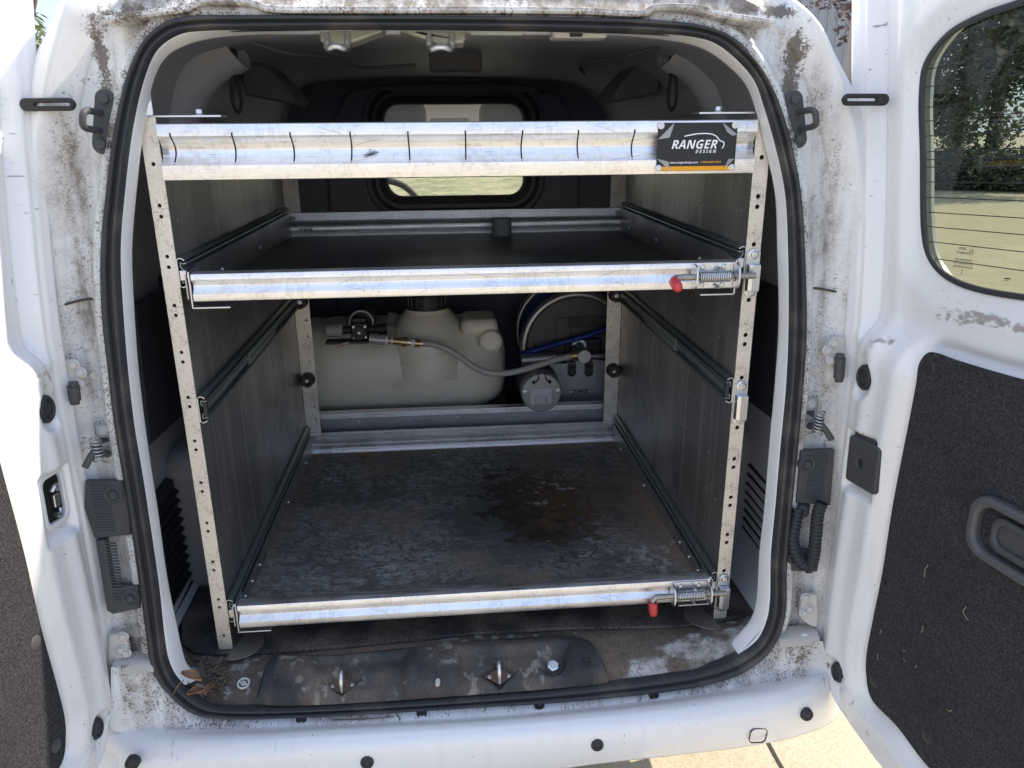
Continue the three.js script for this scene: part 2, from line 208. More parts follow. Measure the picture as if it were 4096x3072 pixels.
// ---------- the van: one thing; the body, its seal, bumper and doors are parts ----------
const van = thing('van', 'white cargo van seen from behind with both rear doors swung open', 'van');
const slice = (a, i0, i1) => { const o = []; for (let i = i0; i <= i1; i++) o.push(a[((i % ND) + ND) % ND]); return o; };
{
  // pillars and header: rings stepping out from the seal, then forward along the sides and roof
  const i0 = 1 * SUBD - 8, i1 = 35 * SUBD + 6, S = slice(SO, i0, i1), Nn = slice(SOn, i0, i1);
  const prof = [[-.004, -.004], [0, .004], [.010, .006], [.016, .001], [.022, -.012], [.034, -.019], [.052, -.022], [.063, -.021], [.067, -.018], [.070, -.013], [.106, .006], [.111, .008], [.116, .006], [.134, -.006], [.152, -.022], [.167, -.044], [.175, -.08], [.179, -.15], [.184, -.35], [.19, -.8], [.19, -1.75]];
  const rings = prof.map(([d, o], k) => S.map((p, j) => {
    const side = abs(Nn[j].x), corner = 1 + .06 * sst(.75, 1, side * Nn[j].y * 2);
    const wob = k > 3 && k < 8 ? .0035 * sin(p.y * 9 + (p.x > 0 ? 1 : 0)) : 0;
    const kk = lerp(1, p.x > 0 ? .40 : .55, sst(.25, .55, Nn[j].y)), dd = d <= .111 ? d : .111 + (d - .111) * kk, oo = o < -.1 ? o - .05 * sst(.45, .85, Nn[j].y) : o - .060 * sst(.55, .9, Nn[j].y) * sst(.055, .11, d);
    const q = p.clone().addScaledVector(Nn[j], dd * corner + wob);
    return o < -.1 ? q.add(V(0, 0, oo)) : q.addScaledVector(RN, oo);
  }));
  part('body_panel', bodyUV(loft(rings)), MAT.body, van);
  // header ledge above the opening, with its two raised pads
  const le = [[232,53],[300,43],[360,35],[405,29],[438,15],[455,13],[530,14],[553,18],[575,27],[752,31],[1000,31],[1250,33],[1398,36],[1410,27],[1430,25],[1495,26],[1515,30],[1545,40],[1600,49],[1662,58]];
  const sec = [[0, -.012], [0, .020], [.003, .0235], [.008, .0235], [.010, .018], [.012, -.022]];
  const pts = smooth(le.map(q => BP(q[0], q[1], .01)), 140, false);
  const lr = sec.map(([d, o]) => pts.map((p, i) => { const a = pts[max(0, i - 1)], b = pts[min(pts.length - 1, i + 1)]; const t = b.clone().sub(a).normalize(), n = RN.clone().cross(t).normalize(); if (n.y < 0) n.negate(); return p.clone().addScaledVector(n, d).addScaledVector(RN, o - .01); }));
  part('header_ledge', bodyUV(loft(lr, false, .7)), MAT.body, van);
  // lower rear panel between seal and bumper
  const lowPx = { 35: [1772, 1378], 36: [1775, 1470], 37: [1660, 1482], 38: [1562, 1495], 39: [1456, 1514], 40: [1215, 1540], 41: [1044, 1553], 42: [839, 1563], 43: [649, 1572], 44: [513, 1575], 45: [410, 1576], 46: [320, 1572], 47: [250, 1568], 48: [245, 1500], 49: [246, 1432] };
  const lo = smooth(Object.values(lowPx).map(q => BP(q[0], q[1], .012)), 14 * SUBD, false), up = slice(SO, 35 * SUBD, 49 * SUBD);
  const R = [0, .06, .12, .2, .45, .8, 1].map((t, k) => up.map((p, j) => p.clone().lerp(lo[j], t).addScaledVector(RN, [-.004, .004, .006, .010, .016, .016, .012][k])));
  part('lower_panel', bodyUV(loft(R)), MAT.body, van);
  // short step where the pillars meet the lower panel
  for (const [a, b] of [[[250, 1428], [338, 1422]], [[1676, 1372], [1762, 1366]]]) {
    const P = BP(a[0], a[1], .006), Q = BP(b[0], b[1], .006);
    part('panel_step', (run(thick([[-.02, .004], [.006, .003], [.013, 0], [.017, -.006], [.017, -.016]], .003), P, Q, RN, RA)), MAT.stepPaint ||= std(.50, .48, .44, .6), van);
  }
  // rubber seal
  const sp = [[-.03, -.004], [-.02, .006], [.04, .015], [.16, .022], [.32, .025], [.44, .022], [.50, .013], [.55, .011], [.60, .017], [.74, .021], [.88, .018], [.98, .010], [1.03, -.006]];
  const sr = sp.map(([t, o]) => SO.map((p, j) => p.clone().lerp(SI[j], t).addScaledVector(RN, o)));
  const sealTex = cTex(512, 512, (u, v) => { const n = fbm(u * 12, v * 12, 401, 4, 12), q = vn(u * 170, v * 170, 403, 170); return mix3([.028, .030, .036], [.13, .115, .095], clamp((n - .5) * 1.6) + sst(.9, .98, q) * .3); });
  const sg = loft(sr, true); sg.setAttribute('uv', new THREE.BufferAttribute(sg.attributes.uv.array.map(q => q * 2.1), 2));
  part('door_seal', sg, std(1, 1, 1, .55, 0, { map: sealTex }), van);
  // fine bead in the seal's groove
  part('seal_bead', tube(SO.filter((_, i) => i % 3 == 0).map((p, j) => p.clone().lerp(SI[j * 3], .525).addScaledVector(RN, .013)), .0022, 400, 6, true), MAT.rubber, van);
  // white lip inside the seal and interior lining behind it
  const L0 = slice(SI, -SUBD, SUBD * 37).map((p, j) => p.clone().addScaledVector(RN, .004)), L1 = LI.slice(0, SUBD * 38 + 1);
  const mid = L0.map((p, j) => p.clone().lerp(L1[j], .25).addScaledVector(RN, .004));
  const back = L1.map(p => p.clone().addScaledVector(RN, -.012).add(V(Math.sign(p.x) * .004 * sst(.3, .5, abs(p.x)), 0, 0)));
  part('inner_lip', loft([L0, mid, L1, back]), MAT.lip, van);
  const C = V(0, 1.05, 0);
  const ring = (ex, ey, z, r) => L1.map(p => { const q = p.clone(); q.x = p.x * ex; q.y = p.y > 1.05 ? 1.05 + (p.y - 1.05) * ey : p.y - (1.05 - p.y) * 0; q.z = z; q.x = max(-.70, min(.70, q.x)); return q; });
  const wide = (k, dz) => back.map(p => V(clamp(p.x + Math.sign(p.x) * k * sst(.2, .5, abs(p.x)), -.71, .71), p.y + .008 * sst(1.55, 1.66, p.y), p.z + dz));
  const IR = [back, wide(.012, -.004), wide(.05, -.008), wide(.085, -.02), ring(1.17, 1.02, -.16), ring(1.18, 1.04, -.4), ring(1.18, 1.05, -.9), ring(1.16, 1.05, -1.64)];
  part('interior_lining', loft(IR), MAT.intPaint, van);
  // bumper
  const r0 = [[236,1552],[300,1557],[500,1562],[702,1557],[880,1548],[1044,1540],[1250,1522],[1456,1499],[1592,1475],[1680,1463],[1735,1455],[1762,1452],[1780,1450]].map(q => BP(q[0], q[1], .004));
  const zc = [.12, .185, .2, .2, .2, .2, .2, .2, .2, .2, .19, .165, .11];
  const r1 = [[190,1672],[280,1656],[480,1641],[702,1622],[880,1610],[1044,1598],[1250,1583],[1456,1562],[1592,1546],[1690,1523],[1752,1503],[1786,1490],[1802,1478]].map((q, i) => U(q[0], q[1], 'z', zc[i]));
  const r2 = [[178,1800],[290,1790],[490,1765],[702,1735],[880,1712],[1044,1690],[1250,1656],[1458,1632],[1590,1616],[1700,1597],[1764,1577],[1796,1560],[1814,1530]].map((q, i) => U(q[0], q[1], 'z', zc[i] - .005));
  const D = a => smooth(a, 12 * 8, false), A = D(r0), B = D(r1), E2 = D(r2);
  const rows = [A.map(p => p.clone().add(V(0, -.012, -.01))), A.map(p => p.clone().add(V(0, -.003, 0))), A.map(p => p.clone().add(V(0, -.001, .004)))];
  for (const t of [.2, .4, .6, .8, .92]) rows.push(A.map((p, j) => p.clone().lerp(B[j], t).add(V(0, .020 * sin(PI * Math.pow(t, 1.4)), .006 * sin(PI * t)))));
  rows.push(B.map(p => p.clone().add(V(0, 0, .002))));
  for (const t of [.12, .3, .6, .85, .96]) rows.push(B.map((p, j) => p.clone().lerp(E2[j], t).add(V(0, 0, .010 * sin(PI * min(1, t * 1.1))))));
  rows.push(E2); rows.push(E2.map(p => p.clone().add(V(0, -.002, -.012)))); rows.push(E2.map(p => V(p.x * .97, p.y + .03, -.06)));
  const bumpTex = cTex(1024, 1024, (u, v) => { const x = u * 1.8, y = v * 1.8; return paintBase(x, y, 5); });
  const bm = loft(rows); mapUV(bm, (x, y, z) => [(x + .9) / 1.8, (y + z) / 1.8]);
  const bumper = part('bumper', bm, gloss(bumpTex), van);
  for (let s of [0, 12 * 8]) { const cap = [A[s], B[s], E2[s]]; const far = cap.map(p => p.clone().add(V(Math.sign(p.x) * .005, .0, -.35))); part('bumper_end', loft([cap, far]), MAT.lip, bumper); }
  part('gap_dirt', tube(A.filter((_, i) => i % 4 == 0).map(p => p.clone().add(V(0, .0015 + rr(-.0006, .0006), .002))), .0022, 120, 6), std(.07, .06, .05, .95), bumper);
  const plug = (p, n, r, m = MAT.rubber) => place(lathe([[0, .004], [r * .45, .0042], [r * .5, .0025], [r * .56, .0025], [r * .62, .0055], [r * .9, .0045], [r, 0], [r, -.01]], 28), p, n);
  for (const [px, py] of [[793, 1647], [1290, 1609], [285, 1650], [1743, 1544]]) { const p = U(px, py, 'z', .206); part('plug', plug(p, V(px > 1700 ? .12 : px < 400 ? -.05 : 0, .05, 1), .0125), MAT.rubber, bumper); }
  // tow-eye cover outlined by its gap
  { const c = U(1637, 1588, 'z', .207), sh = rrShape(.036, .033, .010); sh.holes.push(new THREE.Path(rrShape(.0335, .0305, .009).getPoints(8))); part('tow_cover', place(extr(sh, .0025), c, V(.08, .05, 1), V(.12, 1, 0)), MAT.black, bumper); }
  for (const [px, py] of [[651, 1552], [911, 1540], [1165, 1522], [1412, 1500]]) { const p = BP(px, py, .0140); part('plug', plug(p, RN, .0105, MAT.black), MAT.black, van); part('plug_dimple', place(lathe([[.0105, -.0004], [.012, .0004], [.013, .0002], [.014, -.003]], 24), p, RN), MAT.lip, van); }
  for (const [px, py] of [[278, 1478], [1738, 1385]]) { const p = BP(px, py, .017); part('plug', place(lathe([[0, -.001], [.007, -.001], [.0085, .002], [.0085, -.004]], 20), p, RN), MAT.black, van); part('plug_dimple', place(lathe([[.0085, .0005], [.011, .0015], [.0145, .0015], [.0155, -.003]], 24), p, RN), MAT.body, van); }
}

// ---------- rear doors: drawn in door space (s along the open door, t up its hinge, o towards the inside) ----------
const DU = sight(706, 376).multiplyScalar(-1), DA = V(0, 1, 0).addScaledVector(DU, -DU.y).normalize(), DN = DU.clone().cross(DA), DH = V(.685, 1, .10);
const DM = { 1: new THREE.Matrix4().makeBasis(DU, DA, DN).setPosition(DH) };
{ const m = q => V(-q.x, q.y, q.z); DM[-1] = new THREE.Matrix4().makeBasis(m(DU), m(DA), m(DN)).setPosition(m(DH).addScaledVector(m(DU), .013)); }
const DP = (px, py, o = 0) => { const p = onPlane(px, py, DH.clone().addScaledVector(DN, o), DN).sub(DH); return [p.dot(DU), p.dot(DA)]; };
function toDoor(g, side) { g = g.clone().applyMatrix4(DM[side]); if (side < 0) { if (g.index) { const a = g.index.array; for (let i = 0; i < a.length; i += 3) { const t = a[i]; a[i] = a[i + 1]; a[i + 1] = t; } } else { for (const k of ['position', 'uv', 'normal']) { const at_ = g.attributes[k]; if (!at_) continue; const n = at_.itemSize, a = at_.array; for (let i = 0; i < at_.count; i += 3) for (let c = 0; c < n; c++) { const t = a[i * n + c]; a[i * n + c] = a[(i + 1) * n + c]; a[(i + 1) * n + c] = t; } } } if (g.attributes.normal) { const nn = g.attributes.normal; } } return g; }
const edgePx = [[1843,-60],[1843,0],[1842,200],[1840,400],[1836,560],[1828,700],[1800,950],[1770,1200],[1758,1330],[1758,1375],[1768,1410],[1784,1434],[1801,1502],[1829,1547],[1870,1604],[1917,1659],[2050,1800]];
const edge = smooth(edgePx.map(q => { const [s, t] = DP(q[0], q[1]); return V(s, t, 0); }), 16 * 10, false);
const SMAX = .66, TTOP = .80;
// hinge-side limit of the door at a height t, and bottom limit at a distance s
const sMin = t => { for (let i = 1; i < edge.length; i++) if (edge[i].y <= t) { const a = edge[i - 1], b = edge[i]; return lerp(a.x, b.x, clamp((a.y - t) / max(1e-6, a.y - b.y))); } return edge[edge.length - 1].x; };
// window outline and carpet outline in door space
const winPts = [[1996,200],[1998,330],[2001,500],[2010,545],[2030,577],[2060,600],[2110,619],[2212,637]].map(q => DP(q[0], q[1], -.044));
const wTopL = DP(2005, 140, -.044), wT2 = DP(2050, 80, -.044), wT3 = DP(2120, 40, -.044), wT4 = DP(2212, 8, -.044);
const winOut = [[wT4[0] + .18, wT4[1] + .02], wT4, wT3, wT2, wTopL, ...winPts.slice(0, 8), [winPts[7][0] + .18, winPts[7][1] + .012], [winPts[7][0] + .235, winPts[7][1] + .05], [winPts[7][0] + .245, wT4[1] - .03]];
const winC = smooth(winOut.map(q => V(q[0], q[1], 0)), 160, true).slice(0, 160);
const carpPx = [[2212,822],[2060,778],[2018,763],[2000,762],[1982,785],[1975,830],[1960,910],[1925,1092],[1902,1240],[1882,1340],[1868,1420],[1868,1460],[1878,1508],[1935,1571],[2003,1659],[2100,1740]].map(q => DP(q[0], q[1], 0));
const carpOut = [...carpPx, [.56, -.565], [.595, -.53], [.60, .15], [.57, .185], [carpPx[0][0] + .04, carpPx[0][1] + .004]];
const carpC = smooth(carpOut.map(q => V(q[0], q[1], 0)), 200, true).slice(0, 200);
const sdPoly = (P, x, y) => { let d = 1e9, ins = false; for (let i = 0, j = P.length - 1; i < P.length; j = i++) { const a = P[i], b = P[j], ex = b.x - a.x, ey = b.y - a.y, wx = x - a.x, wy = y - a.y, t = clamp((wx * ex + wy * ey) / (ex * ex + ey * ey + 1e-12)); d = min(d, (wx - ex * t) ** 2 + (wy - ey * t) ** 2); if ((a.y > y) != (b.y > y) && x < (b.x - a.x) * (y - a.y) / (b.y - a.y) + a.x) ins = !ins; } return (ins ? -1 : 1) * Math.sqrt(d); };
const [plS, plT] = DP(1870, 815, .002), [pdS, pdT] = DP(1863, 1003, .004), [pbS, pbT] = DP(1812, 1452, .001);
function relief(s, t, sd, cd, e) { // e: distance from the hinge-side edge
  let o = 0;
  const upr = sst(.12, .20, t); o += -.032 * upr * sst(.030, .046, e) * (1 - .22 * Math.exp(-(((e - .085) / .02) ** 2))); o += -.010 * sst(.055, .006, sd) - .005 * sst(.012, .0, sd);                    // reveal round the window
  o += .010 * sst(.045, .025, sd) * sst(.03,.045, sd) * 0;
  const low = sst(.215, .165, t);                                              // raised lower panel
  o += .012 * low * sst(.012, .040, cd) * sst(.030, .052, e);
  o += -.010 * sst(.018, .004, cd);                                            // carpet sits in a shallow tray
  o += -.006 * sst(.052, .038, e) * sst(.016, .026, e);                          // flute behind the hem
  o += .004 * sst(.016, .004, e);
  const f1 = e - .085 - .01 * sin(t * 4); o += .007 * low * Math.exp(-((f1 / .016) ** 2)) * sst(-.58, -.46, t);
  const pr = hyp(s - plS, (t - plT) / 1.25); o = lerp(o, .001, sst(.032, .022, pr));     // flat seats for the plugs and the pad
  const pb = hyp(s - pbS, (t - pbT) / 1.25); o = lerp(o, 0, sst(.028, .019, pb));
  const bx = max(abs(s - pdS) - .030, abs(t - pdT) - .050); o = lerp(o, -.002, sst(.012, -.002, bx));
  const hump = hyp((s - plS - .01) / .05, (t - plT - .065) / .02); o += .008 * sst(1.6, .3, hump);
  return o;
}
function doorShell(side) {
  const nr = 240, nc = 130, t0 = edge[edge.length - 1].y + .0005, pos = [], uv = [], idx = [], keep = [];
  const roll = [[-.004, -.070], [-.006, -.020], [-.004, -.006], [0, 0]];
  const W = nc + roll.length;
  for (let i = 0; i <= nr; i++) {
    const t = lerp(t0, TTOP, i / nr), s0 = sMin(t);
    for (const [ds, o] of roll) { pos.push(s0 + ds, t, o); uv.push(s0 + ds, t); keep.push(1); }
    for (let j = 1; j <= nc; j++) { const s = lerp(s0, SMAX, Math.pow(j / nc, 1.25)); const sd = sdPoly(winC, s, t), cd = sdPoly(carpC, s, t); let S = s, T = t; if (sd < .002) { const e = 1e-3, gx = (sdPoly(winC, s + e, t) - sd) / e, gy = (sdPoly(winC, s, t + e) - sd) / e, gl = hyp(gx, gy) || 1, mv = .002 - sd; S += gx / gl * mv; T += gy / gl * mv; } pos.push(S, T, relief(S, T, max(sd, .002), cd, s - s0)); uv.push(S, T); keep.push(sd > -.012 ? 1 : 0); }
  }
  for (let i = 0; i < nr; i++) for (let j = 0; j < W - 1; j++) { const a = i * W + j, b = a + 1, c = a + W, d = c + 1; if (keep[a] + keep[b] + keep[c] + keep[d] < 4) continue; idx.push(a, b, c, b, d, c); }
  const g = new THREE.BufferGeometry(); g.setAttribute('position', new THREE.Float32BufferAttribute(pos, 3)); g.setAttribute('uv', new THREE.Float32BufferAttribute(uv.map((q, k) => k % 2 ? (q + .8) / 1.7 : (q + .2) / 1.7), 2)); g.setIndex(idx); g.computeVertexNormals();
  return toDoorN(g, side);
}
function toDoorN(g, side) { g = toDoor(g, side); g.computeVertexNormals(); return g; }
// outer skin, with the window opening left out, and closing bottom strip
function outerSkin(side) {
  const o = edge.filter((_, i) => i % 4 == 0).map(p => [p.x - .003, p.y]); const sh = new THREE.Shape([v2(SMAX, TTOP), ...o.map(q => v2(q[0], q[1])), v2(SMAX, o[o.length - 1][1])]);
  sh.holes.push(new THREE.Path(winC.map((p, i) => { const a = winC[(i + 159) % 160], b = winC[(i + 1) % 160], n = v2(b.y - a.y, a.x - b.x).normalize(), q = v2(p.x + n.x * .001, p.y + n.y * .001), k = sdPoly(winC, q.x, q.y) > 0 ? .016 : -.016; return v2(p.x + n.x * k, p.y + n.y * k); })));
  return toDoorN(extr(sh, .006).translate(0, 0, -.076), side);
}
const scuffR = [[1905, 735, 34, 8, .8], [1890, 742, 20, 7, .7], [1882, 790, 14, 6, .5], [2020, 690, 60, 22, .8], [1990, 640, 24, 30, .5], [2090, 690, 70, 14, .7], [2170, 715, 70, 14, .7]].map(([px, py, rx, ry, k]) => { const a = DP(px, py), b = DP(px + rx, py), c = DP(px, py + ry); return [a[0], a[1], hyp(a[0] - b[0], a[1] - b[1]), hyp(a[0] - c[0], a[1] - c[1]), k]; });
const doorTex = side => cTex(1024, 1024, (u, v) => {
  const s = u * 1.7 - .2, t = v * 1.7 - .8; let c = paintBase(s + (side < 0 ? 3 : 0), t, side < 0 ? 9 : 13);
  let k = 0; if (side > 0) for (const [a, b, ra, rb, w] of scuffR) { const e = ((s - a) / ra) ** 2 + ((t - b) / rb) ** 2; if (e < 5) k += w * Math.exp(-e); }
  else { const e = ((s - .03) / .05) ** 2 + ((t - .155) / .012) ** 2; k = .8 * Math.exp(-e); }
  const g = fbm(s * 120, t * 260, 601, 3), n = fbm(s * 30, t * 30, 603, 3);
  c = mix3(c, side > 0 ? [.22, .19, .16] : [.50, .36, .2], sst(.42, .75, k * .75 + (g - .5) * .9 + (n - .5) * .5) * .75);
  return c;
});
const carpetTex = cTex(512, 512, (u, v) => { const n = vn(u * 256, v * 256, 701, 256) * .5 + fbm(u * 90, v * 90, 703, 3, 90) * .5, f = sst(.86, .93, vn(u * 200, v * 90, 705, 0)); const wr = fbm(u * 3, v * 3, 711, 3, 3); return mix3([.008, .0085, .010], [.055, .056, .062], sst(.3, .8, n)).map(q => (q + f * .02) * (.75 + .5 * wr)); });
MAT.carpet = std(1, 1, 1, .97, 0, { map: rep(carpetTex, 5), bumpMap: rep(gTex(512, 512, (u, v) => fbm(u * 120, v * 120, 707, 2, 120)), 5), bumpScale: .0012 });
MAT.doorGlass = new THREE.MeshPhysicalMaterial({ color: lin(.40, .44, .36), roughness: .02, transmission: 1, thickness: 0, ior: 1.5, side: THREE.DoubleSide });
const plugGeo = (r, k = 1) => lathe([[0, .003], [r * .1, .002], [r * .12, .0035], [r * .55, .0035], [r * .6, .001], [r * .64, .001], [r * .68, .0055], [r * .85, .005], [r, .001], [r, -.01]], 36);
function makeDoor(side) {
  const door = part('door', doorShell(side), gloss(doorTex(side)), van, side > 0 ? 'right-hand open door with a dark carpet panel and window' : 'left-hand open door lit by the sun');
  part('outer_skin', outerSkin(side), MAT.lip, door);
  const put = (name, g, m, label) => part(name, toDoorN(g, side), m, door, label);
  const putF = (name, g, m, label) => part(name, toDoor(g, side), m, door, label);
  // carpet panel with thickness
  const cs = new THREE.Shape(carpC.map(p => v2(p.x, p.y)));
  put('carpet_panel', extr(cs, .006, .002, 2).translate(0, 0, -.008), MAT.carpet);
  // window pane, black border, heater wires
  const ring = k => winC.map((p, i) => { const a = winC[(i + 159) % 160], b = winC[(i + 1) % 160], n = v2(b.y - a.y, a.x - b.x).normalize(); return v2(p.x + n.x * k, p.y + n.y * k); });
  const sgn = sdPoly(winC, ring(.01)[0].x, ring(.01)[0].y) > 0 ? 1 : -1;
  const paneS = new THREE.Shape(ring(sgn * .014)); put('window_pane', new THREE.ShapeGeometry(paneS).translate(0, 0, -.047), MAT.doorGlass);
  const fr = new THREE.Shape(ring(sgn * .0075)); fr.holes.push(new THREE.Path(ring(-sgn * .0015))); put('window_seal', extr(fr, .007, .002).translate(0, 0, -.0465), MAT.rubber);
  if (side > 0) {
    const zs = [70, 130, 186, 225, 275, 310, 340, 363, 393, 427, 458, 489, 521, 553];
    for (const y of [232, 294, 345, 262, 328, 361, 393, 426, 458, 489, 521, 556, 188, 150].sort((a, b) => a - b)) { const [, t] = DP(2002, y, -.046); const xs = []; for (let s = 0; s < .45; s += .0015) if (sdPoly(winC, s, t) < 0) xs.push(s); if (xs.length < 9) continue; put('heater_wire', boxAt(xs[0], xs[xs.length - 1], t - .0007, t + .0007, -.0463, -.0457, .0002), MAT.black); }
  }
  // round plugs
  const pg = (s, t, r, o) => put('plug', plugGeo(r).scale(1, 1.25, 1).translate(s, t, o), MAT.rubber);
  pg(plS, plT, .0185, .0045); pg(pbS, pbT, .0165, .0035);
  // hooked stay that reaches in from the door's hinge edge
  { const [hs, ht] = DP(1842, 222, 0); const sh = rrShape(.086, .019, .0094, .036, 0); sh.holes.push(new THREE.Path(rrShape(.060, .0045, .0022, .046, 0).getPoints(6))); put('stay_hook', extr(sh, .009, .0025, 3).rotateY(-PI / 2).translate(sMin(ht) + (side > 0 ? .062 : .034), ht, side > 0 ? -.018 : -.002), MAT.black); }
  return { door, put, putF };
}
const DR = makeDoor(1), DL = makeDoor(-1);
{ // maker's print on the glass, read from outside
  const cv = document.createElement('canvas'); cv.width = 256; cv.height = 320; const k = cv.getContext('2d'); k.fillStyle = '#000'; k.fillRect(0, 0, 256, 320); k.fillStyle = '#fff'; k.textAlign = 'center'; k.font = 'bold 40px sans-serif'; k.fillText('vitro', 160, 70); k.font = 'bold 30px sans-serif'; k.fillText('43R-004670', 140, 110); k.fillText('TEMPERED AS2', 128, 178); k.fillText('DOT-476 M-A7314', 128, 212, 240); k.fillText('HECHO EN MEXICO', 128, 246, 240); k.fillText('8', 128, 278); k.fillText('0', 128, 310); k.strokeStyle = '#fff'; k.lineWidth = 5; k.beginPath(); k.arc(44, 84, 26, 0, 7); k.stroke(); k.font = 'bold 32px sans-serif'; k.fillText('E9', 44, 95); k.font = '24px sans-serif'; k.fillText('V', 22, 40);
  const t = new THREE.CanvasTexture(cv); const [s, q] = DP(2082, 560, -.046); DR.put('glass_print', new THREE.PlaneGeometry(.040, .050).scale(-1, 1, 1).translate(s, q, -.0456), std(.05, .05, .05, .6, 0, { alphaMap: t, transparent: true }));
}
{ // rubber stop pad on the right door
  const h = new THREE.Shape(rrShape(.080, .088, .008).getPoints(6)); h.holes.push(circ(-.006, .0, .0085));
  const a = DP(1862, 1003, .014);
  const g = merge([extr(h, .016, .003, 3), extr(rrShape(.07, .08, .006), .006), extr(rrShape(.055, .022, .004, -.008, .046), .009, .002)]); g.translate(a[0], a[1], -.001);
  DR.put('stop_pad', g, MAT.dkplastic);
  // pull handle
  const [hs, ht] = DP(2178, 1163, 0), tilt = -.03;
  const o1 = rrShape(.165, .098, .034); o1.holes.push(new THREE.Path(rrShape(.132, .070, .024).getPoints(10)));
  DR.put('pull_handle', merge([extr(o1, .020, .007, 5), extr(rrShape(.15, .085, .03), .002).translate(0, 0, .001)]).rotateZ(tilt).translate(hs + .02, ht, -.006), MAT.greyplastic);
  const o2 = rrShape(.094, .054, .020, .010, 0); o2.holes.push(new THREE.Path(rrShape(.062, .032, .013, .004, 0).getPoints(8)));
  DR.put('handle_lever', merge([extr(o2, .010, .004, 4), extr(rrShape(.085, .045, .016, .008, 0), .003), box(.020, .040, .016, .006).translate(.050, 0, .008)]).rotateZ(tilt).translate(hs + .012, ht, -.002), MAT.dkplastic);
  for (const [px, py] of [[2005, 795], [1912, 1266], [1886, 1472], [2000, 1592]]) { const [s, t] = DP(px, py); DR.put('carpet_clip', lathe([[0, .0025], [.009, .002], [.0115, 0]], 24).translate(s, t, -.002), MAT.black); }
  for (const [px, py] of [[2005, 795], [1912, 1266], [1886, 1472], [2000, 1592]]) { const [s, t] = DP(px, py); DL.put('carpet_clip', lathe([[0, .0025], [.009, .002], [.0115, 0]], 24).translate(s + .004, t, -.002), MAT.dkplastic); }
  // open latch pocket on the left door with its catch
  const [ps, pt] = [pdS + .0, pdT + .01];
  const fr = rrShape(.062, .094, .014); fr.holes.push(new THREE.Path(rrShape(.046, .076, .011).getPoints(8)));
  DL.put('latch_frame', extr(fr, .010, .003, 3).translate(ps, pt, -.003), MAT.lip);
  DL.put('latch_pocket', new THREE.ShapeGeometry(rrShape(.05, .08, .012)).translate(ps, pt, -.0005), MAT.hole);
  DL.put('latch_catch', merge([box(.014, .022, .006, .002).translate(0, -.004, 0), tube([V(-.007, .012, 0), V(-.004, .020, .004), V(.006, .022, .006), V(.012, .016, .004)], .004, 14, 8), tube([V(-.007, -.022, 0), V(0, -.028, .004), V(.012, -.024, .004)], .004, 14, 8)]).translate(ps - .004, pt, .004), MAT.zinc);
}

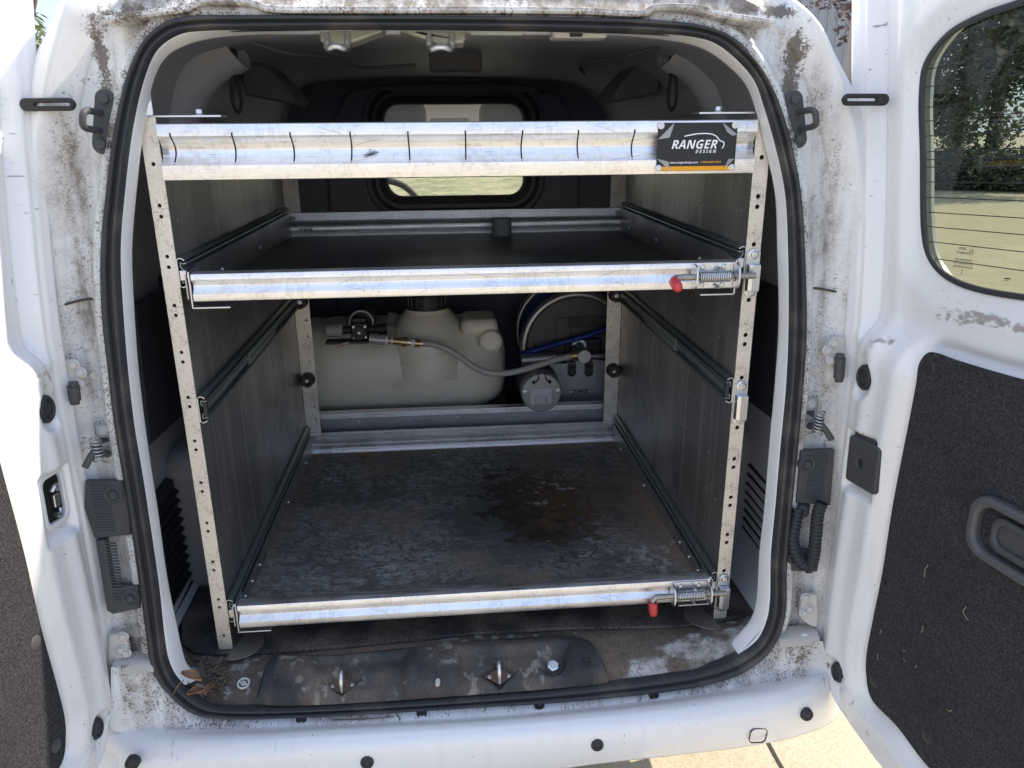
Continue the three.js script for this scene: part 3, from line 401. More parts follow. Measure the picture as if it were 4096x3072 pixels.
// ---------- ground and what stands far off ----------
{
  const g = new THREE.PlaneGeometry(600, 600, 1, 1).rotateX(-PI / 2);
  const conc = cTex(1024, 1024, (u, v) => { const n = fbm(u * 6, v * 6, 801, 4, 6), q = vn(u * 340, v * 340, 803, 340), p = vn(u * 170, v * 170, 805, 170); let c = mix3([.42, .365, .265], [.52, .46, .345], n); c = c.map(z => z * (.80 + .32 * q + .16 * (p - .5))); return mix3(c, [.16, .14, .11], sst(.93, .98, p) * .7); });
  const pv = solo('pavement', mapUV(g, (x, y, z) => [x * .9, z * .9]), std(1, 1, 1, .9, 0, { map: conc }), 'pale tan concrete pavement in the sun', 'pavement'); pv.userData.kind = 'structure'; delete pv.userData.category;
  // expansion joint across the slabs
  const j0 = U(1660, 1606, 'y', 0), j1 = U(1690, 1659, 'y', 0), jd = j1.clone().sub(j0).normalize(); const pts = []; for (let i = -30; i < 60; i++) pts.push(j0.clone().addScaledVector(jd, i * .06).add(V(rr(-.002, .002), .0, 0)));
  part('joint', loft([pts.map(p => p.clone().add(V(-.0035, .004, 0))), pts.map(p => p.clone().add(V(.0035, .004, 0)))]), std(.05, .045, .038, .95), pv);
  const gr = new THREE.PlaneGeometry(26, 46).rotateX(-PI / 2).translate(-6, .006, -37);
  const gt = cTex(512, 512, (u, v) => { const n = fbm(u * 24, v * 24, 811, 5, 24), m = fbm(u * 4, v * 4, 815, 3, 4); return mix3([.20, .21, .09], [.46, .42, .27], clamp(n * 2.2 + m * 1.2 - 1.2)); });
  const gm = solo('lawn', mapUV(gr, (x, y, z) => [x / 3, z / 3]), std(1, 1, 1, .95, 0, { map: gt }), 'sunlit patchy lawn ahead of the van', 'lawn'); gm.userData.kind = 'structure'; delete gm.userData.category;
  // foliage: leaf blades scattered through lumps of a crown
  const crownGeo = (n, lumps, size, asp = .5) => { const pos = [], col = []; for (let i = 0; i < n; i++) { const L = lumps[Math.floor(rnd() * lumps.length)]; let a, b, c, r; do { a = rr(-1, 1); b = rr(-1, 1); c = rr(-1, 1); r = hyp(a, b, c); } while (r > 1 || r < .25 * rnd()); const p = V(L[0] + a * L[3], L[1] + b * L[4], L[2] + c * L[3]); const d = V(rr(-1, 1), rr(-.7, .5), rr(-1, 1)).normalize(), e = V(rr(-1, 1), rr(-1, 1), rr(-1, 1)).cross(d).normalize(), s = size * rr(.6, 1.4); const q = [p, p.clone().addScaledVector(d, s * .5).addScaledVector(e, s * asp * .5), p.clone().addScaledVector(d, s), p.clone().addScaledVector(d, s * .5).addScaledVector(e, -s * asp * .5)]; const k = rr(.65, 1.3); for (const t of [0, 1, 2, 0, 2, 3]) { pos.push(q[t].x, q[t].y, q[t].z); col.push(k, k * rr(.97, 1.03), k); } } const gg = new THREE.BufferGeometry(); gg.setAttribute('position', new THREE.Float32BufferAttribute(pos, 3)); gg.setAttribute('color', new THREE.Float32BufferAttribute(col, 3)); gg.setAttribute('uv', new THREE.Float32BufferAttribute(new Float32Array(pos.length / 3 * 2), 2)); gg.computeVertexNormals(); return gg; };
  const leafM = (r, g2, b) => new THREE.MeshPhysicalMaterial({ color: lin(r, g2, b), roughness: .75, vertexColors: true, side: THREE.DoubleSide, transmission: .4, thickness: 0 });
  const branches = (h, n, spread, r0) => { const L = [tube([V(0, 0, 0), V(rr(-.1, .1) * h * .2, h * .35, 0), V(rr(-.1, .1) * h * .4, h * .7, rr(-.1, .1) * h * .3)], r0, 10, 7)]; for (let i = 0; i < n; i++) { const y = rr(.25, .65) * h, a = rr(0, 6.28), s = spread * rr(.5, 1); L.push(tube([V(0, y, 0), V(cos(a) * s * .5, y + .12 * h, sin(a) * s * .5), V(cos(a) * s, y + rr(.15, .35) * h, sin(a) * s)], r0 * .35, 8, 5)); } return merge(L); };
  const bark = std(.10, .085, .07, .95), paleBark = std(.32, .29, .25, .9);
  const tree = (name, label, cat, grp, base, h, w, n, size, m, bk, low = .12, asp = .5) => { const t = thing(name, label, cat, grp); t.position.copy(base); part('trunk', branches(h, 9, w * .8, h * .018), bk, t); const lumps = []; for (let i = 0; i < 16; i++) { const y = rr(low + .1, .92), k = Math.sqrt(max(.1, 1 - ((y - .5) / .55) ** 2)); const a = rr(0, 6.28), q = rr(.1, .75) * w * k; lumps.push([cos(a) * q, y * h, sin(a) * q, w * rr(.22, .38), h * rr(.08, .15)]); } part('crown', crownGeo(n, lumps, size, asp), m, t); return t; };
  const gp = (px, d) => { const a = sight(px, 330); a.y = 0; a.normalize(); return V(CP.x + a.x * d, 0, CP.z + a.z * d); };
  const dk = leafM(.12, .155, .11), md = leafM(.14, .18, .09);
  tree('tree', 'tall dark green tree just behind the left edge of the door window', 'tree', null, gp(1990, 27), 7.5, 2.2, 4200, .17, md, bark);
  tree('tree', 'broad dark tree seen through the left third of the door window', 'tree', null, gp(2062, 26), 8.5, 2.6, 9000, .17, dk, bark, 0);
  tree('tree', 'densest dark tree seen through the middle of the door window', 'tree', null, gp(2140, 25), 9.5, 3.0, 14000, .17, dk, bark, 0);
  tree('tree', 'dark tree at the right edge of the picture behind the door window', 'tree', null, gp(2225, 24), 9.5, 3.0, 17000, .17, dk, bark, 0);
  const hedge = solo('hedge', crownGeo(16000, [...Array(22)].map((_, i) => { const p = gp(1960 + i * 14, 23.6 + (i % 3) * .5); return [p.x, .42 + .15 * (i % 2), p.z, .75, .5]; }), .13), dk, 'low dark hedge along the far edge of the pavement behind the door window', 'hedge'); hedge.userData.kind = 'stuff';
  // ribbed metal building and the bare purple-leaved shrub before it
  { const b = thing('metal_building', 'grey ribbed metal building at the upper right beyond the van', 'building'); const a0 = gp(1640, 30), a1 = gp(1985, 30); const d = a1.clone().sub(a0), L = d.length(); d.normalize(); const nrm = V(-d.z, 0, d.x); if (nrm.z < 0) nrm.negate();
    const line = []; const N = Math.floor(L / .30); for (let i = 0; i < N; i++) for (const [u, o] of [[0, 0], [.20, 0], [.225, .05], [.275, .05]]) line.push(a0.clone().addScaledVector(d, i * .30 + u).addScaledVector(nrm, o));
    const g2 = toCreasedNormals(loft([line, line.map(p => p.clone().add(V(0, 8, 0)))]), .3); part('wall', g2, std(.36, .38, .40, .5, .25), b);
    part('roof', loft([[a0.clone().add(V(0, 8, 0)), a1.clone().add(V(0, 8, 0))], [a0.clone().addScaledVector(nrm, -12).add(V(0, 9.5, 0)), a1.clone().addScaledVector(nrm, -12).add(V(0, 9.5, 0))]]), std(.4, .41, .42, .5), b); part('eave', rod(a0.clone().add(V(0, 8, 0)).addScaledVector(nrm, .1), a1.clone().add(V(0, 8, 0)).addScaledVector(nrm, .1), .12, 8), std(.5, .5, .5, .5), b); }
  tree('shrub', 'purple-brown shrub with pale bare twigs in front of the metal building', 'shrub', null, gp(1822, 14), 4.4, 1.15, 2600, .10, leafM(.12, .075, .075), paleBark, .3);
  tree('shrub', 'feathery green shrub against the sky at the upper left', 'shrub', null, gp(78, 9), 3.5, .62, 2600, .12, leafM(.13, .17, .05), bark, .2, .22);
}

// ---------- fittings on the pillars ----------
const mir = (px, py) => [px, py];
{
  const bolt = (p, r, parent, m = MAT.dirtyBolt, n = RN) => part('bolt', place(hexBolt(r), p, n, V(rr(-.5, .5), 1, 0)), m, parent);
  // door strikers: plate with two bolts and a bent loop
  const striker = (pl, top, bot, lo) => {
    const a = BP(...top, -.001), b = BP(...bot, -.001), c = a.clone().add(b).multiplyScalar(.5), L = a.distanceTo(b);
    const up = a.clone().sub(b).normalize();
    const st = part('striker', place(extr(rrShape(.030, L + .030, .0149), .006, .0015), c, RN, up), MAT.dkplastic, van);
    bolt(a.clone().addScaledVector(RN, .005), .0085, st, MAT.dkplastic); bolt(b.clone().addScaledVector(RN, .005), .0085, st, MAT.dkplastic);
    const q0 = BP(...lo[0], -.008), q1 = BP(...lo[1], -.008), o = RN.clone().multiplyScalar(.062), m = V(Math.sign(c.x) * .006, 0, 0);
    const mk = (p, k, w) => p.clone().addScaledVector(RN, .062 * k).addScaledVector(up, w).add(m.clone().multiplyScalar(k));
    part('striker_loop', tube([q0, mk(q0, .5, 0), mk(q0, .85, -.001), mk(q0, .98, -.006), mk(q0, 1, -.014), mk(q1, 1, .010), mk(q1, .97, .004), mk(q1, .84, .001), mk(q1, .5, 0), q1], .0052, 60, 12), MAT.dkplastic, st);
  };
  striker(0, [229, 215], [223, 312], [[227, 246], [225, 284]]);
  striker(0, [1713, 216], [1722, 301], [[1716, 244], [1720, 280]]);
  // sealant beads in the pillar channel
  for (const l of [[[185,12],[172,42],[182,70],[180,93],[166,116],[163,126],[158,188],[147,210]],[[128,318],[135,376],[121,424],[128,478],[127,567],[128,640]],[[1712,17],[1750,51],[1762,68],[1748,92],[1767,137],[1769,178],[1789,208],[1791,270],[1808,308],[1805,359],[1818,403],[1815,461],[1820,567],[1821,640]]])
    part('sealant_bead', tube(l.map(q => BP(q[0], q[1], -.0125)), .0014, 90, 6), MAT.body2 ||= std(.60, .58, .54, .6), van);
  for (const l of [[[128,662],[150,655],[178,648],[205,645],[226,645]],[[1735,621],[1765,623],[1795,628],[1826,634]]]) part('panel_joint', tube(l.map(q => BP(q[0], q[1], -.0165)), .0022, 40, 6), MAT.jointDirt ||= std(.07, .06, .05, .95), van);
  // spot-weld dimples and panel joints
  for (const [px, py] of [[188,746],[213,747],[222,789],[204,812],[230,837],[212,870],[233,866],[1770,690],[1763,800]]) part('weld_dimple', place(lathe([[0, -.001], [.0045, -.0008], [.006, .0008], [.0075, .0006], [.0085, -.001]], 18), BP(px, py, -.017), RN), MAT.body3 ||= std(.58, .56, .52, .5), van);
  // hinges
  const hinge = (pts, plate, strap) => {
    const P = plate.map(q => BP(q[0], q[1], -.006)), c = P.reduce((a, b) => a.add(b.clone().multiplyScalar(1 / P.length)), V(0, 0, 0));
    const ex = V(1, 0, 0), sh = shapeOf(P.map(p => [p.x - c.x, (p.y - c.y)]), 40);
    const h = part('hinge', place(extr(sh, .012, .003), c, RN), MAT.body3, van);
    for (const q of pts) bolt(BP(q[0], q[1], .007), .0068, h, MAT.dirtyBolt);
    if (strap) part('hinge_knuckle', merge([rod(BP(strap[0], strap[1], .02), BP(strap[2], strap[3], .016), .0075, 18), rod(BP(strap[0], strap[1] + 8, .02), BP(strap[2] , strap[3] - 8, .016), .0095, 18)]), MAT.dkplastic, h);
  };
  hinge([[160, 788], [175, 805], [170, 830]], [[135, 776], [165, 776], [182, 800], [178, 838], [160, 850], [135, 840]], [158, 826, 162, 872]);
  hinge([[267, 1375], [262, 1403], [273, 1411]], [[240, 1365], [270, 1364], [281, 1384], [283, 1414], [262, 1428], [240, 1424]]);
  hinge([[1801, 741], [1787, 756], [1795, 779]], [[1818, 728], [1798, 727], [1778, 748], [1780, 780], [1796, 796], [1818, 790]], [1815, 765, 1812, 824]);
  hinge([[1739, 1290], [1747, 1314], [1736, 1323]], [[1760, 1280], [1742, 1278], [1728, 1290], [1724, 1322], [1734, 1338], [1760, 1345]]);
  // door checks: two-bolt bracket, strap, spring block and arm
  const check = (b0, b1, arm, recess) => {
    const s = b0[0] < 1106 ? -1 : 1, A = BP(...b0, -.010), B = BP(...b1, -.010), up = A.clone().sub(B).normalize(), C = A.clone().add(B).multiplyScalar(.5);
    const k = part('door_check', merge([place(extr(rrShape(.026, .026, .006), .004, .001), A, RN, up), place(extr(rrShape(.026, .026, .006), .004, .001), B, RN, up)]), MAT.zincDull, van);
    bolt(A.clone().addScaledVector(RN, .004), .0068, k); bolt(B.clone().addScaledVector(RN, .004), .0068, k);
    const T = BP(...arm[0], .03), E = BP(...arm[1], .045);
    part('check_strap', merge([loft([[A.clone().add(V(-.010, -.010, .004)), A.clone().add(V(.010, -.010, .004))], [C.clone().add(V(-.010, .006, .008)), C.clone().add(V(.010, .006, .008))], [T.clone().add(V(-.010, .008, 0)), T.clone().add(V(.010, .008, 0))], [T.clone().add(V(-.008, -.004, .004)), T.clone().add(V(.008, -.004, .004))]]), rod(B.clone().addScaledVector(RN, .004), T.clone().add(V(0, -.006, 0)), .007)]), MAT.dkplastic, k);
    const coil = []; for (let i = 0; i <= 90; i++) { const a = i * .5; coil.push(T.clone().add(V(.0085 * cos(a), -.022 + .044 * i / 90, .0085 * sin(a)))); }
    part('check_spring', tube(coil, .0016, 200, 6), MAT.zincDull, k);
    part('check_arm', tube([T.clone(), T.clone().lerp(E, .4).add(V(0, .002, .002)), E], .0058, 20, 8), MAT.dkplastic, k);
    const sh = rrShape(.044, A.distanceTo(B) + .044, .010); sh.holes.push(new THREE.Path(rrShape(.037, A.distanceTo(B) + .037, .008).getPoints(8)));
    part('recess_rim', place(extr(sh, .004, .0015), C.clone().addScaledVector(RN, -.008), RN, up), MAT.body3, k);
  };
  check([226, 931], [236, 979], [[209, 970], [183, 1010]]);
  check([1749, 874], [1746, 919], [[1769, 913], [1797, 950]]);
  // dark strap brackets with a ribbed side
  const bracket = (poly, b, ribs) => {
    const P = poly.map(q => BP(q[0], q[1], -.006)), c = BP(...b, -.006), sh = shapeOf(P.map(p => [p.x - c.x, (p.y - c.y) * 1.003]));
    const g = part('strap_bracket', place(extr(sh, .016, .003), c, RN), MAT.dkplastic, van);
    part('bolt_recess', place(lathe([[.010, .002], [.013, .006], [.0165, .004], [.0175, 0]], 28), c.clone().addScaledVector(RN, .014), RN), MAT.dkplastic, g);
    bolt(c.clone().addScaledVector(RN, .015), .0078, g, MAT.dkplastic);
    const [x0, x1, y0, y1, n] = ribs; for (let i = 0; i < n; i++) { const y = lerp(y0, y1, (i + .5) / n), sk = (y - y0) * .16 * (b[0] < 1106 ? 1 : -1); part('rib', rod(BP(x0 + sk, y, .010), BP(x1 + sk, y, .010), .0018, 6), MAT.dkplastic, g); }
  };
  bracket([[192, 1034], [272, 1032], [285, 1090], [290, 1148], [212, 1156], [190, 1090]], [253, 1061], [194, 232, 1042, 1150, 18]);
  bracket([[214, 1160], [236, 1158], [252, 1258], [306, 1256], [310, 1305], [252, 1318], [238, 1310]], [290, 1282], [226, 250, 1170, 1300, 20]);
  bracket([[1722, 968], [1795, 966], [1786, 1086], [1712, 1080]], [1735, 996], [1754, 1790, 976, 1078, 18]);
  bracket([[1700, 1182], [1764, 1182], [1758, 1228], [1704, 1226]], [1712, 1196], [1740, 1760, 1188, 1224, 6]);
  // corrugated cable sleeve with its boot
  { const c = new THREE.CatmullRomCurve3([[1724,1098],[1718,1130],[1713,1165],[1719,1196],[1733,1217],[1748,1226],[1757,1204],[1762,1160],[1768,1105],[1776,1085]].map(([x, y], i) => BP(x, y, .012 + .003 * i)));
    const n = 360, F = c.computeFrenetFrames(n), rings = []; for (let i = 0; i <= n; i++) { const p = c.getPointAt(i / n), r = .0100 + .0016 * (sin(i / n * PI * 2 * 34) > 0 ? 1 : -.4); rings.push([...Array(15)].map((_, j) => { const a = j / 14 * 2 * PI; return p.clone().addScaledVector(F.normals[i], r * cos(a)).addScaledVector(F.binormals[i], r * sin(a)); })); }
    const s = part('cable_sleeve', loft(rings), MAT.rubber, van); part('boot', place(lathe([[0, .022], [.010, .022], [.013, .012], [.019, .005], [.022, 0]], 26), BP(1726, 1098, -.008), RN), MAT.dkplastic, s); }
  // sill between the floor mat and the seal
  const back = [[385,1386],[420,1411],[496,1413],[615,1408],[756,1396],[1010,1370],[1215,1358],[1456,1354],[1538,1346],[1606,1334],[1640,1310]].map(q => U(q[0], q[1], 'y', .517));
  const front = [[405,1470],[448,1508],[520,1519],[649,1517],[839,1508],[1044,1494],[1215,1479],[1456,1449],[1540,1430],[1598,1404],[1650,1350]].map(q => BP(q[0], q[1], .004));
  const DB = smooth(back, 120), DF = smooth(front, 120), rows = [];
  for (let k = 0; k <= 14; k++) { const t = k / 14; rows.push(DB.map((p, j) => { const q = p.clone().lerp(DF[j], t); q.y += .014 * sin(PI * min(1, t * 1.05)) - (t > .86 ? .006 : 0); q.y += .002 * (fbm(q.x * 14, q.z * 20, 905, 3) - .5); return q; })); }
  rows.unshift(DB.map(p => p.clone().add(V(0, -.02, 0))));
  const sillTex = cTex(1024, 512, (u, v) => { const x = -.75 + 1.5 * u, z = -.1 + .4 * v; const n = fbm(x * 9, z * 14, 911, 5), m = fbm(x * 60, z * 60, 913, 3), q = vn(x * 380, z * 380, 915) * .6 + vn(x * 700, z * 700, 916) * .4; const edge = sst(.50, .60, abs(x)), right = sst(.20, .30, x) * sst(.58, .5, x); let c = mix3([.17, .13, .095], [.055, .048, .042], clamp(n * 1.6 - .3)); c = mix3(c, [.50, .49, .48], clamp(right * sst(.46, .66, n + (z - .08) * 2.6 + (m - .5) * .2) * .8 + sst(.66, .74, m * .6 + n * .5) * .45)); c = mix3(c, [.03, .026, .022], sst(.62, .7, m * .5 + q * .5) * .7); return c.map(w => w * (.6 + .8 * q)); });
  part('sill', mapUV(loft(rows), (x, y, z) => [(x + .75) / 1.5, (z + .1) / .4]), std(1, 1, 1, .8, 0, { map: sillTex, bumpMap: gTex(512, 512, (u, v) => fbm(u * 90, v * 30, 921, 3)), bumpScale: .0015 }), van);
  const onSill = (px, py, h = 0) => U(px, py, 'y', .512 + h);
  // black plastic scuff plate with two striker wells and a bolt
  const top = [[583,1428],[602,1417],[702,1419],[860,1404],[1010,1388],[1120,1380],[1215,1376],[1258,1383],[1280,1398]], bot = [[553,1510],[600,1514],[702,1511],[860,1502],[1010,1491],[1120,1483],[1215,1475],[1290,1468],[1314,1463]];
  const T = smooth(top.map(q => U(q[0], q[1], 'y', .524)), 160), B = smooth(bot.map(q => BP(q[0], q[1], .012)), 160), sr = [];
  const wells = [[740, 1478], [1078, 1458], [1194, 1440]].map(q => U(q[0], q[1], 'y', .50));
  for (let k = 0; k <= 26; k++) { const t = k / 26; sr.push(T.map((p, j) => { const q = p.clone().lerp(B[j], t); const edge = min(sst(0, .10, t), sst(1, .88, t), sst(0, 5, j), sst(160, 155, j)); q.y += .010 * edge + .010 * sin(PI * t);
    const panA = sst(.02, .0, max(abs(q.x + .235) - .075, abs(q.z - wells[0].z) - .03)), panB = sst(.02, .0, max(abs(q.x - .065) - .10, abs(q.z - wells[1].z) - .03)); q.y -= .012 * max(panA, panB);
    for (const [i, w] of wells.entries()) { const e = i < 2 ? abs(q.x - w.x) / .033 + abs(q.z - w.z) / .022 : hyp(q.x - w.x, q.z - w.z) / .024; q.y -= (i < 2 ? .014 : .010) * sst(1.15, .8, e); } return q; })); }
  sr.unshift(T.map(p => p.clone().add(V(0, -.012, 0)))); sr.push(B.map(p => p.clone().add(V(0, -.012, 0))));
  const scuffTex = cTex(1024, 256, (u, v) => { const x = u * .8, z = v * .2, n = fbm(x * 12, z * 16, 931, 5), q = vn(x * 520, z * 520, 933), m = fbm(x * 70, z * 30, 937, 3); let c = mix3([.022, .024, .028], [.17, .135, .10], clamp((n - .40) * 2.2) * .8); c = mix3(c, [.34, .31, .27], sst(.60, .72, fbm(x * 60, z * 60, 939, 3)) * sst(.48, .62, n) * .5); return c.map(w => w * (.75 + .5 * q)); });
  const sp = part('scuff_plate', mapUV(loft(sr), (x, y, z) => [(x + .4) / .8, (z) / .2]), std(1, 1, 1, .62, 0, { map: scuffTex, bumpMap: rep(MAT.ptex, 6, 2), bumpScale: .0006 }), van);
  for (const i of [0, 1]) { const w = wells[i]; part('striker_base', place(extr(shapeOf([[-.030, 0], [0, .019], [.030, 0], [0, -.019]]), .003, .001), w.clone().add(V(0, -.004, 0)), V(0, 1, .25), V(0, 0, -1)), MAT.steelRust ||= std(.17, .11, .07, .8, .3), sp);
    part('sill_striker', tube([w.clone().add(V(-.0, -.006, .014)), w.clone().add(V(0, .016, .014)), w.clone().add(V(0, .026, .008)), w.clone().add(V(0, .028, 0)), w.clone().add(V(0, .020, -.008)), w.clone().add(V(0, -.006, -.010))], .0046, 40, 10), MAT.zinc, sp);
    for (const s of [-1, 1]) part('screw', place(lathe([[0, .003], [.004, .003], [.005, 0]], 12), w.clone().add(V(s * .019, -.001, .003)), V(0, 1, .3), V(0, 0, -1)), MAT.steel, sp); }
  part('well_bolt', place(hexBolt(.0135, .012), wells[2].clone().add(V(0, -.003, 0)), V(0, 1, .45), V(.2, 0, -1)), MAT.zinc, sp);
  part('stud', place(cylZ(.0045, .014, 12), U(945, 1479, 'y', .505), V(.1, .9, .3), V(0, 0, -1)), MAT.dirtyBolt, sp);
  for (const [px, py] of [[595, 1466], [985, 1396], [1125, 1386], [1265, 1428]]) part('clip', place(lathe([[0, -.001], [.004, -.001], [.006, .002], [.009, 0]], 18), U(px, py, 'y', .522), V(0, 1, .2), V(0, 0, -1)), MAT.black, sp);
  // bare drain caps on the sill
  for (const [px, py] of [[526, 1476], [1515, 1410]]) { const p = onSill(px, py, -.001); part('drain_cap', place(merge([new THREE.TorusGeometry(.0105, .0022, 8, 26), new THREE.TorusGeometry(.004, .0016, 8, 18), box(.02, .003, .002, .0008)]), p, V(0, 1, .3), V(.4, 0, -1)), MAT.dirtyBolt, van); }
}
// ---------- inside of the van ----------
{
  part('cargo_floor', boxAt(-.70, .70, .49, .515, -1.66, .02, .002), MAT.blackMatte, van);
  part('underbody', boxAt(-.74, .74, .40, .485, -3.2, .05, .01), MAT.blackMatte, van);
  // wheel housings and louvred vents beside them
  for (const s of [-1, 1]) {
    const w = part('wheel_house', at(box(.19, .36, .74, .06, 5), s * .60, .675, -.60), MAT.housing ||= std(.34, .335, .335, .6), van);
    const vent = part('air_vent', boxAt(s * .70, s * .652, .53, .80, -.30, -.09, .004), MAT.black, van);
    for (let i = 0; i < 11; i++) part('slat', at(box(.018, .006, .19, .002).rotateZ(s * .35), s * .651, .545 + i * .023, -.195), MAT.black, vent);
    // dark trim panel on the side wall
    const c = [[285, 656], [382, 612], [640, 560], [640, 780], [398, 888], [318, 962]].map(q => U(q[0], q[1], 'x', -.655));
    part('side_liner', extr(shapeOf(c.map(p => [p.z, p.y])), .012, .003).rotateY(-PI / 2).translate(s * .66 + (s > 0 ? .0 : .012), 0, 0), MAT.liner, van);
    part('trim_button', place(lathe([[0, .004], [.010, .003], [.013, 0]], 20), V(s * .652, U(347, 606, 'x', -.652).y, U(347, 606, 'x', -.652).z), V(-s, 0, 0)), MAT.black, van);
    // quarter trim panel high on the wall, body rib and the box-end trim
    const qx = s * .652; part('quarter_trim', at(box(.02, .27, .20, .012, 4), qx + s * .016, 1.545, -.26), MAT.quarter ||= std(.30, .285, .27, .6), van);
    const rib = [[.0, 1.10, -.50], [.0, 1.30, -.49], [-.012, 1.45, -.47], [-.04, 1.56, -.45], [-.10, 1.645, -.44], [-.18, 1.69, -.43]].map(([dx, y, z]) => V(s * (.645 + dx), y, z));
    part('roof_rib', tube(rib, .052, 40, 14).applyMatrix4(new THREE.Matrix4().makeScale(1, 1, 1)), MAT.intPaint, van);
    const q = [[519, 152], [542, 134], [572, 140], [612, 178], [640, 212], [630, 225], [560, 212], [528, 205]].map(p => U(p[0], p[1], 'z', -.74));
    part('corner_trim', extr(shapeOf(q.map(p => [s * -p.x, p.y])), .22, .012, 3).translate(0, 0, -.96), MAT.liner2 ||= std(.17, .165, .165, .7), van);
    part('corner_shelf', at(box(.30, .06, .5, .02, 3), s * .60, 1.455, -.95), MAT.liner, van);
    // hanging strap hook
    const h = U(519, 150, 'z', -.48); const hk = part('strap_hook', place(extr(rrShape(.016, .055, .006), .012, .003), V(s * -h.x, h.y + .01, -.44)), MAT.black, van);
    part('strap_loop', tube([V(s * -h.x, h.y - .01, -.425), V(s * -h.x - .008, h.y - .04, -.42), V(s * -h.x - .008, h.y - .075, -.42), V(s * -h.x, h.y - .09, -.42), V(s * -h.x + .008, h.y - .075, -.42), V(s * -h.x + .008, h.y - .04, -.42)], .0036, 50, 8, true), MAT.black, hk);
  }
  // roof bows and the wiring below them
  for (const [z, y, h, d] of [[-.34, 1.688, .03, .09], [-.80, 1.70, .035, .12], [-1.25, 1.70, .03, .1]]) { const pts = []; for (let i = 0; i <= 20; i++) { const u = i / 10 - 1; pts.push(V(u * .60, y + .018 * (1 - u * u), z)); } const sec = [[-d / 2, h], [-d / 2, 0], [-d / 2 + .01, -.006], [d / 2 - .01, -.006], [d / 2, 0], [d / 2, h]]; part('roof_bow', loft(sec.map(([a, b]) => pts.map(p => p.clone().add(V(0, b, a)))), false, .7), MAT.intPaint, van); }
  part('wiring', tube([V(-.42, 1.69, -.30), V(-.36, 1.672, -.36), V(-.28, 1.672, -.5), V(-.22, 1.668, -.72), V(-.1, 1.675, -.73)], .0042, 60, 7), MAT.liner2, van);
  part('wiring', tube([V(.40, 1.675, -.30), V(.36, 1.668, -.42), V(.30, 1.668, -.62), V(.34, 1.66, -.8)], .0042, 60, 7), MAT.liner2, van);
  part('beam_cover', at(box(.13, .05, .06, .006), .0, 1.684, -.72), MAT.liner2, van);
  // latch keepers hanging from the header
  const keeper = (px, flip) => { const f = flip, z = -.045, P = q => U(q[0], q[1], 'z', z); const poly = (f ? [[862, 60], [1008, 60], [1008, 84], [1002, 96], [946, 98], [932, 92], [880, 74], [864, 70]] : [[688, 60], [830, 60], [826, 70], [768, 92], [748, 98], [700, 96], [690, 88]]).map(P), c = P([px, 80]);
    const k = part('latch_keeper', extr(shapeOf(poly.map(p => [p.x, p.y])), .055, .007, 4).translate(0, 0, z - .055), MAT.keeper ||= std(.36, .37, .31, .42, .55), van);
    const a = P(f ? [927, 88] : [707, 86]), b = P(f ? [976, 88] : [751, 86]); a.z = b.z = z + .004;
    part('keeper_loop', tube([a.clone().add(V(0, .012, -.01)), a.clone(), a.clone().add(V(0, -.012, .004)), a.clone().add(V(.004, -.016, .020)), a.clone().add(V(.014, -.013, .028)), b.clone().add(V(-.014, -.013, .028)), b.clone().add(V(-.004, -.016, .020)), b.clone().add(V(0, -.012, .004)), b, b.clone().add(V(0, .012, -.01))], .0055, 70, 10), MAT.zinc, k); };
  keeper(760, false); keeper(940, true);
  { const a = U(1190, 64, 'z', -.10), b = U(1307, 86, 'z', -.10), c = a.clone().add(b).multiplyScalar(.5); const l = part('cargo_lamp', at(box(b.x - a.x, a.y - b.y, .05, .006, 4), c.x, c.y, c.z), std(.62, .62, .58, .35), van); part('lamp_switch', at(box(.022, .010, .01, .002), c.x - .008, c.y - .001, c.z + .026), MAT.black, l);
    const s0 = U(1016, 64, 'z', -.10), s1 = U(1128, 76, 'z', -.10); part('sticker', boxAt(s0.x, s1.x, s1.y, s0.y + .01, -.103, -.10, .0005), std(.55, .62, .54, .5), van);
    part('header_rail', boxAt(-.50, .50, U(1000, 74, 'z', -.105).y, 1.71, -.125, -.105, .006), MAT.intPaint, van); }
  // bulkhead with a raised arch and a gasketed window
  const z = -1.62, W = (px, py) => U(px, py, 'z', z);
  const a = W(832, 226), b = W(1122, 226), d = W(852, 437), e = W(1126, 436), wy0 = W(978, 423).y, wy1 = a.y, cx = (a.x + b.x) / 2 + .004, ww = b.x - a.x + .02;
  const hole = k => { const s = rrShape(ww + 2 * k, wy1 - wy0 + 2 * k, .055 + k, cx, (wy0 + wy1) / 2); return new THREE.Path(s.getPoints(12)); };
  const bs = new THREE.Shape([v2(-.78, .48), v2(.78, .48), v2(.78, 1.9), v2(-.78, 1.9)]); bs.holes.push(hole(0));
  MAT.bulk = std(.115, .125, .155, .8);
  const bk = part('bulkhead', extr(bs, .03, 0).translate(0, 0, z - .03), MAT.bulk, van);
  for (const [k0, k1, th] of [[.004, .028, .022], [.045, .06, .012]]) { const s = new THREE.Shape(hole(k1).getPoints()); s.holes.push(hole(k0)); part('window_gasket', extr(s, th, .006, 3).translate(0, 0, z), MAT.blackMatte, bk); }
  { const s = new THREE.Shape(); const o = [[-.47, .50], [-.46, 1.40], [-.40, 1.60], [-.28, 1.675], [.28, 1.675], [.42, 1.60], [.47, 1.40], [.48, .50]]; const f = new THREE.SplineCurve(o.slice(1, 7).map(q => v2(...q))).getPoints(40); s.setFromPoints([v2(...o[0]), ...f, v2(...o[7])]); s.holes.push(hole(.075)); part('raised_arch', extr(s, .035, .012, 3).translate(0, 0, z), MAT.bulk, bk); }
  for (const px of [866, 978, 1090]) { for (const py of [218, 430]) part('plug', place(lathe([[0, .004], [.008, .003], [.010, 0]], 16), W(px, py).add(V(0, 0, .022))), MAT.black, bk); }
